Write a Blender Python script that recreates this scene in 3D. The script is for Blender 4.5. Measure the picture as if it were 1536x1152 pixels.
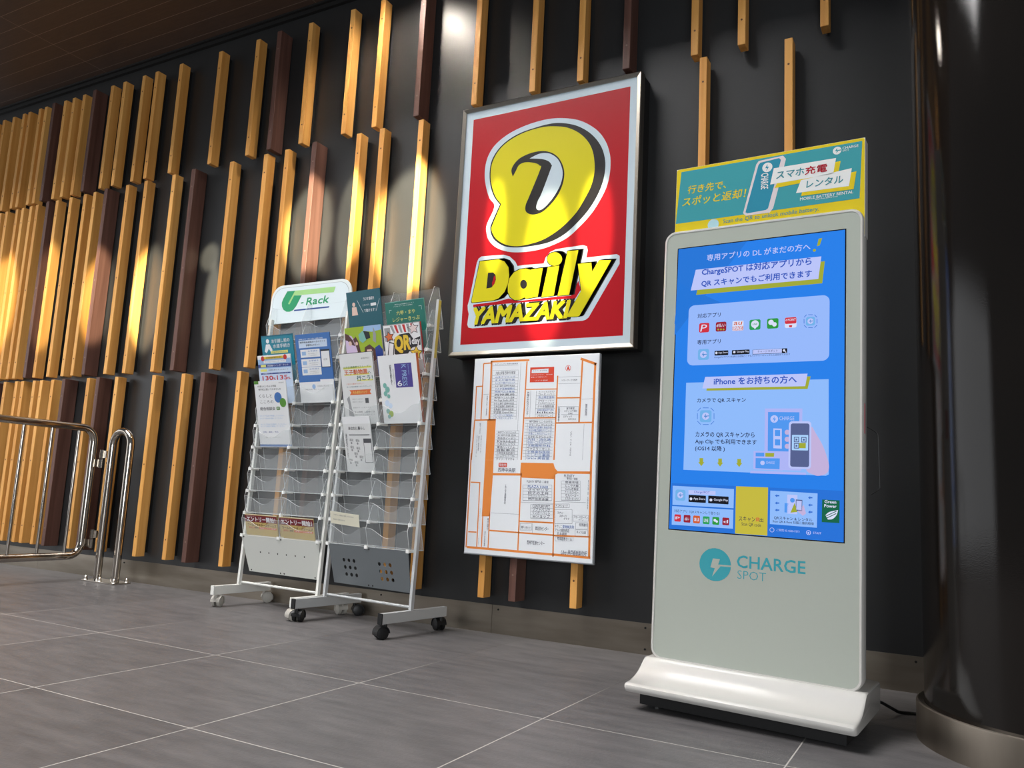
import bpy, bmesh, math, random
from mathutils import Vector, Matrix, Euler
from mathutils.geometry import tessellate_polygon

# ------------------------------------------------------------------ clean, camera, world, lights
for o in list(bpy.data.objects):
    bpy.data.objects.remove(o)
S = bpy.context.scene
COL = S.collection
PI = math.pi
R = math.radians
random.seed(7)

CAM_H, CAM_D, FPX = 0.55, 3.025, 1212.7
cam = bpy.data.cameras.new('camera')
cam.sensor_fit = 'HORIZONTAL'
cam.sensor_width = 36.0
cam.lens = FPX / 1536.0 * 36.0
cam.clip_start = 0.02
cam_o = bpy.data.objects.new('camera', cam)
COL.objects.link(cam_o)
_yaw, _pitch, _roll = R(-29.064), R(8.1718), R(2.8705)
fwd = Vector((math.sin(_yaw) * math.cos(_pitch), math.cos(_yaw) * math.cos(_pitch), math.sin(_pitch)))
r0 = Vector((math.cos(_yaw), -math.sin(_yaw), 0))
u0 = r0.cross(fwd)
rt = r0 * math.cos(_roll) + u0 * math.sin(_roll)
up = -r0 * math.sin(_roll) + u0 * math.cos(_roll)
cam_o.matrix_world = Matrix(((rt.x, up.x, -fwd.x, 0), (rt.y, up.y, -fwd.y, -CAM_D), (rt.z, up.z, -fwd.z, CAM_H), (0, 0, 0, 1)))
S.camera = cam_o

S.view_settings.view_transform = 'Standard'
S.view_settings.look = 'None'
S.view_settings.exposure = 0.0
S.view_settings.gamma = 1.0
S.view_settings.use_curve_mapping = False
S.cycles.transparent_max_bounces = 40
S.cycles.max_bounces = 8

w = bpy.data.worlds.new('hall_surroundings')
S.world = w
w.use_nodes = True
w.node_tree.nodes['Background'].inputs[0].default_value = (0.85, 0.92, 1.0, 1)
w.node_tree.nodes['Background'].inputs[1].default_value = 0.12


def lamp(name, kind, loc, energy, color=(1, 1, 1), target=None, **kw):
    l = bpy.data.lights.new(name, kind)
    l.energy = energy
    l.color = color
    sc = kw.pop('scale', None)
    for k, v in kw.items():
        setattr(l, k, v)
    o = bpy.data.objects.new(name, l)
    COL.objects.link(o)
    o.location = loc
    if target is not None:
        o.rotation_euler = (Vector(target) - Vector(loc)).to_track_quat('-Z', 'Y').to_euler()
    if sc:
        o.scale = sc
    return o


# soft fill panel added high in front of the wall, the low soffit keeps it off the top of the wall
lamp('hall_fill', 'AREA', (-4.4, -3.5, 6.4), 770, (1.0, 0.98, 0.975), (-4.4, -3.5, 0), shape='RECTANGLE', size=4.4, size_y=2.8)
# unseen fill panel added far behind the viewer, to the right
lamp('right_rear_fill', 'AREA', (3.4, -9.0, 1.7), 290, (0.94, 0.97, 1.0), (-3.0, 0, 1.4), shape='RECTANGLE', size=4.0, size_y=2.6)
# unseen panel giving the wall sheen, added to the left, past the gate
lamp('left_sheen_fill', 'AREA', (-11.0, -4.4, 2.1), 130, (0.95, 0.97, 1.0), (-3.0, -4.4, 2.1), shape='RECTANGLE', size=7.8, size_y=4.0)
# recessed downlight close to the wall
lamp('wall_downlight', 'SPOT', (-2.36, -0.36, 3.15), 60, (1.0, 0.9, 0.78), (-2.36, -0.30, 0), spot_size=R(140), spot_blend=0.9, shadow_soft_size=0.035)
# hall downlights further out
for p, e in (((-1.13, -3.0, 3.2), 26), ((-2.35, -4.6, 3.2), 22), ((-4.25, -5.1, 3.2), 22)):
    lamp('hall_downlight', 'SPOT', p, e, (1.0, 0.95, 0.88), (p[0], p[1], 0), spot_size=R(120), spot_blend=0.8, shadow_soft_size=0.05)
# added narrow spots shaping sun patches on the slats, the rack end of the wall and the sign
SUN = (1.6, -8.5, 2.9)
for x, z, rx, rz, e in ((-5.62, 1.66, .16, .40, .45), (-5.14, 1.68, .12, .40, .35), (-4.62, 1.64, .13, .34, .7), (-4.15, 1.62, .12, .36, 1.25),
                        (-3.62, 1.55, .065, .26, 1.5), (-3.67, 1.82, .06, .065, 1.4), (-2.93, 1.88, .17, .29, 1.5), (-2.66, 1.88, .10, .29, 1.1), (-2.28, 1.80, .22, .36, 1.8),
                        (-1.79, 1.72, .06, .24, .24), (-1.53, 1.50, .13, .38, .22), (-1.31, 1.64, .09, .28, .26)):
    d = (Vector((x, 0, z)) - Vector(SUN)).length
    inc = abs(SUN[1]) / d
    lamp('sun_patch_spot', 'SPOT', SUN, 27000 * e, (1.0, 0.88, 0.62), (x, 0, z), spot_size=2 * math.atan(rz / d), spot_blend=0.45,
         shadow_soft_size=0.02, scale=(min(1.0, rx * inc / rz), 1.0, 1.0))

# ------------------------------------------------------------------ helpers


def srgb(r, g, b):
    def f(c):
        c /= 255.0
        return c / 12.92 if c <= .04045 else ((c + .055) / 1.055) ** 2.4
    return (f(r), f(g), f(b), 1)


def mat(name, col, rough=.5, metal=0.0, emit=0.0, spec=.5, coat=0.0, ecol=None):
    m = bpy.data.materials.new(name)
    m.use_nodes = True
    b = m.node_tree.nodes['Principled BSDF']
    b.inputs['Base Color'].default_value = col
    b.inputs['Roughness'].default_value = rough
    b.inputs['Metallic'].default_value = metal
    b.inputs['Specular IOR Level'].default_value = spec
    b.inputs['Coat Weight'].default_value = coat
    b.inputs['Coat Roughness'].default_value = .05
    if emit:
        b.inputs['Emission Color'].default_value = ecol or col
        b.inputs['Emission Strength'].default_value = emit
    return m


def nodes(m):
    return m.node_tree.nodes, m.node_tree.links, m.node_tree.nodes['Principled BSDF']


def noise_var(m, c0, c1, scale=(8, 8, 8), detail=4, nscale=1.0, rand=0.0, bump=0.0, bscale=None, lo=.35, hi=.7, obj=True):
    """colour between c0 and c1 driven by stretched noise in object space, optional bump"""
    N, L, b = nodes(m)
    tc = N.new('ShaderNodeTexCoord')
    mp = N.new('ShaderNodeMapping')
    mp.inputs['Scale'].default_value = scale
    L.new(tc.outputs['Object'], mp.inputs['Vector'])
    nz = N.new('ShaderNodeTexNoise')
    nz.inputs['Scale'].default_value = nscale
    nz.inputs['Detail'].default_value = detail
    vec = mp.outputs['Vector']
    if rand:
        oi = N.new('ShaderNodeObjectInfo')
        ad = N.new('ShaderNodeVectorMath')
        ad.operation = 'ADD'
        mu = N.new('ShaderNodeMath')
        mu.operation = 'MULTIPLY'
        mu.inputs[1].default_value = 60.0
        L.new(oi.outputs['Random'], mu.inputs[0])
        L.new(vec, ad.inputs[0])
        L.new(mu.outputs[0], ad.inputs[1])
        vec = ad.outputs[0]
    L.new(vec, nz.inputs['Vector'])
    cr = N.new('ShaderNodeValToRGB')
    cr.color_ramp.elements[0].position = lo
    cr.color_ramp.elements[0].color = c0
    cr.color_ramp.elements[1].position = hi
    cr.color_ramp.elements[1].color = c1
    L.new(nz.outputs['Fac'], cr.inputs['Fac'])
    out = cr.outputs['Color']
    if rand:
        hs = N.new('ShaderNodeHueSaturation')
        mr = N.new('ShaderNodeMapRange')
        mr.inputs['To Min'].default_value = 1 - rand
        mr.inputs['To Max'].default_value = 1 + rand
        L.new(oi.outputs['Random'], mr.inputs['Value'])
        L.new(mr.outputs[0], hs.inputs['Value'])
        L.new(out, hs.inputs['Color'])
        out = hs.outputs['Color']
    L.new(out, b.inputs['Base Color'])
    if bump:
        n2 = N.new('ShaderNodeTexNoise')
        n2.inputs['Scale'].default_value = 1.0
        n2.inputs['Detail'].default_value = 3
        m2 = N.new('ShaderNodeMapping')
        m2.inputs['Scale'].default_value = bscale or scale
        L.new(tc.outputs['Object'], m2.inputs['Vector'])
        L.new(m2.outputs['Vector'], n2.inputs['Vector'])
        bp = N.new('ShaderNodeBump')
        bp.inputs['Strength'].default_value = bump
        bp.inputs['Distance'].default_value = .002
        L.new(n2.outputs['Fac'], bp.inputs['Height'])
        L.new(bp.outputs['Normal'], b.inputs['Normal'])
    return m


def obj(name, bm, m, parent=None, smooth=False, label=None):
    """link one bmesh as ONE mesh object; m is a material or a list of materials"""
    me = bpy.data.meshes.new(name)
    bmesh.ops.recalc_face_normals(bm, faces=bm.faces)
    bm.to_mesh(me)
    bm.free()
    for k in (m if isinstance(m, (list, tuple)) else [m]):
        me.materials.append(k)
    if smooth:
        for p in me.polygons:
            p.use_smooth = True
        me.set_sharp_from_angle(angle=R(40))
    o = bpy.data.objects.new(name, me)
    COL.objects.link(o)
    if parent:
        o.parent = parent
    if label:
        o['label'] = label
    return o


def tag(o, label, cat, group=None):
    o['label'] = label
    o['category'] = cat
    if group:
        o['group'] = group
    return o


def thing(name, label, cat, loc=(0, 0, 0), rotz=0.0, group=None):
    o = bpy.data.objects.new(name, None)
    o.empty_display_size = .05
    COL.objects.link(o)
    o.location = loc
    o.rotation_euler = (0, 0, rotz)
    return tag(o, label, cat, group)


def struct(name, bm, m):
    o = obj(name, bm, m)
    o['kind'] = 'structure'
    return o


def add_box(bm, x0, x1, y0, y1, z0, z1, mi=0, bevel=0.0, mtx=None):
    vs = [bm.verts.new(p) for p in ((x0, y0, z0), (x1, y0, z0), (x1, y1, z0), (x0, y1, z0), (x0, y0, z1), (x1, y0, z1), (x1, y1, z1), (x0, y1, z1))]
    fs = [bm.faces.new([vs[i] for i in q]) for q in ((3, 2, 1, 0), (4, 5, 6, 7), (0, 1, 5, 4), (1, 2, 6, 5), (2, 3, 7, 6), (3, 0, 4, 7))]
    for f in fs:
        f.material_index = mi
    if mtx is not None:
        for v in vs:
            v.co = mtx @ v.co
    if bevel:
        es = list({e for f in fs for e in f.edges})
        r = bmesh.ops.bevel(bm, geom=es, offset=bevel, segments=2, affect='EDGES', profile=.5)
        for f in r['faces']:
            f.material_index = mi
    return bm


def box(*a, **k):
    bm = bmesh.new()
    return add_box(bm, *a, **k)


def add_cyl(bm, p, q, r, n=20, mi=0, r2=None, cap=True):
    p, q = Vector(p), Vector(q)
    d = (q - p).normalized()
    a = d.orthogonal().normalized()
    b = d.cross(a)
    r2 = r if r2 is None else r2
    A = [bm.verts.new(p + (a * math.cos(t) + b * math.sin(t)) * r) for t in [2 * PI * i / n for i in range(n)]]
    B = [bm.verts.new(q + (a * math.cos(t) + b * math.sin(t)) * r2) for t in [2 * PI * i / n for i in range(n)]]
    fs = [bm.faces.new((A[i], A[(i + 1) % n], B[(i + 1) % n], B[i])) for i in range(n)]
    if cap:
        fs += [bm.faces.new(A[::-1]), bm.faces.new(B)]
    for f in fs:
        f.material_index = mi
    return bm


def round_path(pts, rad, seg=8, closed=False):
    """polyline with filleted corners"""
    pts = [Vector(p) for p in pts]
    n = len(pts)
    out = []
    for i, p in enumerate(pts):
        if not closed and i in (0, n - 1):
            out.append(p)
            continue
        a = (pts[i - 1] - p)
        b = (pts[(i + 1) % n] - p)
        r = min(rad, a.length * .499, b.length * .499)
        a.normalize()
        b.normalize()
        ang = a.angle(b)
        t = min(r / math.tan(ang / 2), r * 6)
        c = p + (a + b).normalized() * (r / math.sin(ang / 2))
        s, e = p + a * t, p + b * t
        for k in range(seg + 1):
            f = k / seg
            v = (s - c).normalized().slerp((e - c).normalized(), f) * r
            out.append(c + v)
    return out


def add_tube(bm, path, r, n=14, mi=0, closed=False):
    path = [Vector(p) for p in path]
    m = len(path)
    rings = []
    nrm = None
    for i in range(m):
        if closed:
            t = (path[(i + 1) % m] - path[i - 1]).normalized()
        else:
            t = (path[min(i + 1, m - 1)] - path[max(i - 1, 0)]).normalized()
        if nrm is None:
            nrm = t.orthogonal().normalized()
        nrm = (nrm - t * nrm.dot(t)).normalized()
        b = t.cross(nrm)
        rings.append([bm.verts.new(path[i] + (nrm * math.cos(2 * PI * k / n) + b * math.sin(2 * PI * k / n)) * r) for k in range(n)])
    for i in range(m if closed else m - 1):
        A, B = rings[i], rings[(i + 1) % m]
        off = 0
        if closed and i == m - 1:
            off = min(range(n), key=lambda s: (A[0].co - B[s].co).length)
        for k in range(n):
            bm.faces.new((A[k], A[(k + 1) % n], B[(k + 1 + off) % n], B[(k + off) % n])).material_index = mi
    if not closed:
        bm.faces.new(rings[0][::-1]).material_index = mi
        bm.faces.new(rings[-1]).material_index = mi
    return bm


def rrect(x0, y0, x1, y1, r, n=6):
    if r <= 0:
        return [(x0, y0), (x1, y0), (x1, y1), (x0, y1)]
    r = min(r, abs(x1 - x0) / 2, abs(y1 - y0) / 2)
    out = []
    for cx, cy, a in ((x1 - r, y0 + r, -90), (x1 - r, y1 - r, 0), (x0 + r, y1 - r, 90), (x0 + r, y0 + r, 180)):
        for k in range(n + 1):
            t = R(a + 90 * k / n)
            out.append((cx + r * math.cos(t), cy + r * math.sin(t)))
    return out


def add_prism(bm, pts, y0, y1, mi=0, plane='xz'):
    """closed outline in x,z pushed from y0 to y1 (plane='xz') or outline in y,z pushed along x (plane='yz')"""
    def P(p, d):
        return (p[0], d, p[1]) if plane == 'xz' else (d, p[0], p[1])
    A = [bm.verts.new(P(p, y0)) for p in pts]
    B = [bm.verts.new(P(p, y1)) for p in pts]
    n = len(pts)
    for i in range(n):
        bm.faces.new((A[i], A[(i + 1) % n], B[(i + 1) % n], B[i])).material_index = mi
    tri = tessellate_polygon([[Vector((p[0], p[1], 0)) for p in pts]])
    for t in tri:
        bm.faces.new([A[i] for i in t]).material_index = mi
        bm.faces.new([B[i] for i in t]).material_index = mi
    return bm


def catmull(p, k=4):
    n = len(p)
    out = []
    for i in range(n):
        a, b, c, d = (Vector(p[(i + j) % n]) for j in (-1, 0, 1, 2))
        # keep sharp corners sharp
        sharp_b = (b - a).angle(c - b, 0) > R(62)
        sharp_c = (c - b).angle(d - c, 0) > R(62)
        m1 = (c - b) * .5 if sharp_b else (c - a) * .5
        m2 = (c - b) * .5 if sharp_c else (d - b) * .5
        for s in range(k):
            t = s / k
            out.append(tuple(b * (2 * t**3 - 3 * t * t + 1) + m1 * (t**3 - 2 * t * t + t) + c * (-2 * t**3 + 3 * t * t) + m2 * (t**3 - t * t)))
    return out


_tcache = {}


def text_mesh(body, bold=0.0):
    key = (body, bold)
    if key in _tcache:
        return _tcache[key]
    c = bpy.data.curves.new('lettering', 'FONT')
    c.body = body
    c.resolution_u = 2
    c.offset = bold
    if '\n' in body:
        c.align_x = 'CENTER'
        c.space_line = .8
    o = bpy.data.objects.new('lettering', c)
    COL.objects.link(o)
    dg = bpy.context.evaluated_depsgraph_get()
    e = o.evaluated_get(dg)
    me = e.to_mesh()
    vs = [(v.co.x, v.co.y) for v in me.vertices]
    fs = [tuple(p.vertices) for p in me.polygons]
    e.to_mesh_clear()
    bpy.data.objects.remove(o)
    bpy.data.curves.remove(c)
    if vs:
        x0, x1 = min(v[0] for v in vs), max(v[0] for v in vs)
        y0, y1 = min(v[1] for v in vs), max(v[1] for v in vs)
        vs = [((v[0] - x0) / max(1e-6, x1 - x0), (v[1] - y0) / max(1e-6, y1 - y0)) for v in vs]
    asp = (y1 - y0) / max(1e-6, x1 - x0) if vs else 1
    _tcache[key] = (vs, fs, asp)
    return _tcache[key]


LAYER = 0.00025


class Art:
    """flat printed artwork (mm in the panel's own plane) collected into one mesh part; faces look towards -y"""

    def __init__(s, pal, unit=.001, y=0.0, dx=0.0, dz=0.0, natural=False):
        s.natural = natural
        s.pal, s.u, s.y, s.dx, s.dz = pal, unit, y, dx, dz
        s.names = []
        s.bm = bmesh.new()

    def mi(s, m):
        if m not in s.names:
            s.names.append(m)
        return s.names.index(m)

    def v(s, p, l):
        return s.bm.verts.new((p[0] * s.u + s.dx, s.y - l * LAYER, p[1] * s.u + s.dz))

    def poly(s, m, l, pts):
        pts = [p for i, p in enumerate(pts) if (Vector(p) - Vector(pts[i - 1])).length > 1e-6]
        V = [s.v(p, l) for p in pts]
        k = s.mi(m)
        for t in tessellate_polygon([[Vector((p[0], p[1], 0)) for p in pts]]):
            try:
                s.bm.faces.new([V[i] for i in t]).material_index = k
            except ValueError:
                pass

    def rect(s, m, l, x0, y0, x1, y1, r=0):
        s.poly(m, l, rrect(min(x0, x1), min(y0, y1), max(x0, x1), max(y0, y1), r))

    def circ(s, m, l, x, y, r, n=28):
        s.poly(m, l, [(x + r * math.cos(2 * PI * i / n), y + r * math.sin(2 * PI * i / n)) for i in range(n)])

    def line(s, m, l, x0, y0, x1, y1, w):
        d = Vector((x1 - x0, y1 - y0))
        if d.length < 1e-6:
            return
        nn = Vector((-d.y, d.x)).normalized() * w / 2
        s.poly(m, l, [(x0 + nn.x, y0 + nn.y), (x1 + nn.x, y1 + nn.y), (x1 - nn.x, y1 - nn.y), (x0 - nn.x, y0 - nn.y)])

    def text(s, m, l, t, x0, y0, x1, y1, shear=0, bold=0, rot=0):
        x0, x1 = min(x0, x1), max(x0, x1)
        y0, y1 = min(y0, y1), max(y0, y1)
        stack = rot and ord(t[0]) > 255
        vs, fs, asp = text_mesh('\n'.join(t) if stack else t, min(0.0, bold))
        if not rot and s.natural and len(t) > 2 and y1 - y0 < asp * (x1 - x0):
            y1 = y0 + asp * (x1 - x0)
        k = s.mi(m)
        d = bold * .55 * min(y1 - y0, x1 - x0)
        # heavier weights are printed as a few copies nudged by a hair
        for nk, (ox, oy) in enumerate(((-d, -d), (d, -d), (-d, d), (d, d)) if d > 0 else ((0, 0),)):
            V = []
            for a, b in vs:
                if rot and not stack:
                    p = (x0 + b * (x1 - x0) + ox, y1 - a * (y1 - y0) + oy)
                else:
                    p = (x0 + a * (x1 - x0) + (b - .5) * shear * (y1 - y0) + ox, y0 + b * (y1 - y0) + oy)
                V.append(s.v(p, l + .24 * nk))
            for f in fs:
                try:
                    s.bm.faces.new([V[i] for i in f]).material_index = k
                except ValueError:
                    pass

    def run(s, ops):
        for o in ops:
            if o[0] == 'P':
                s.poly(o[1], o[2], list(zip(o[3][::2], o[3][1::2])))
            elif o[0] == 'S':
                s.poly(o[1], o[2], catmull(list(zip(o[3][::2], o[3][1::2]))))
            elif o[0] == 'R':
                s.rect(o[1], o[2], *o[3:])
            elif o[0] == 'L':
                s.line(o[1], o[2], *o[3:])
            elif o[0] == 'C':
                s.circ(o[1], o[2], *o[3:])
            elif o[0] == 'T':
                s.text(o[1], o[2], *o[3:])
        return s

    def build(s, name, parent, label=None):
        me = bpy.data.meshes.new(name)
        for f in s.bm.faces:
            f.normal_update()
            if f.normal.y > 0:
                f.normal_flip()
        s.bm.to_mesh(me)
        s.bm.free()
        for n in s.names:
            me.materials.append(s.pal(n))
        o = bpy.data.objects.new(name, me)
        COL.objects.link(o)
        o.parent = parent
        if label:
            o['label'] = label
        return o


def palette(prefix, table, rough=.45, emit=0.0, coat=0.0, spec=.5):
    cache = {}

    def get(n):
        if n not in cache:
            cache[n] = mat(prefix + '_' + n, srgb(*table[n]), rough, 0, emit, spec, coat)
        return cache[n]
    return get


def copy_tree(o, parent=None):
    c = o.copy()
    COL.objects.link(c)
    c.parent = parent
    for ch in list(o.children):
        copy_tree(ch, c)
    return c

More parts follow.
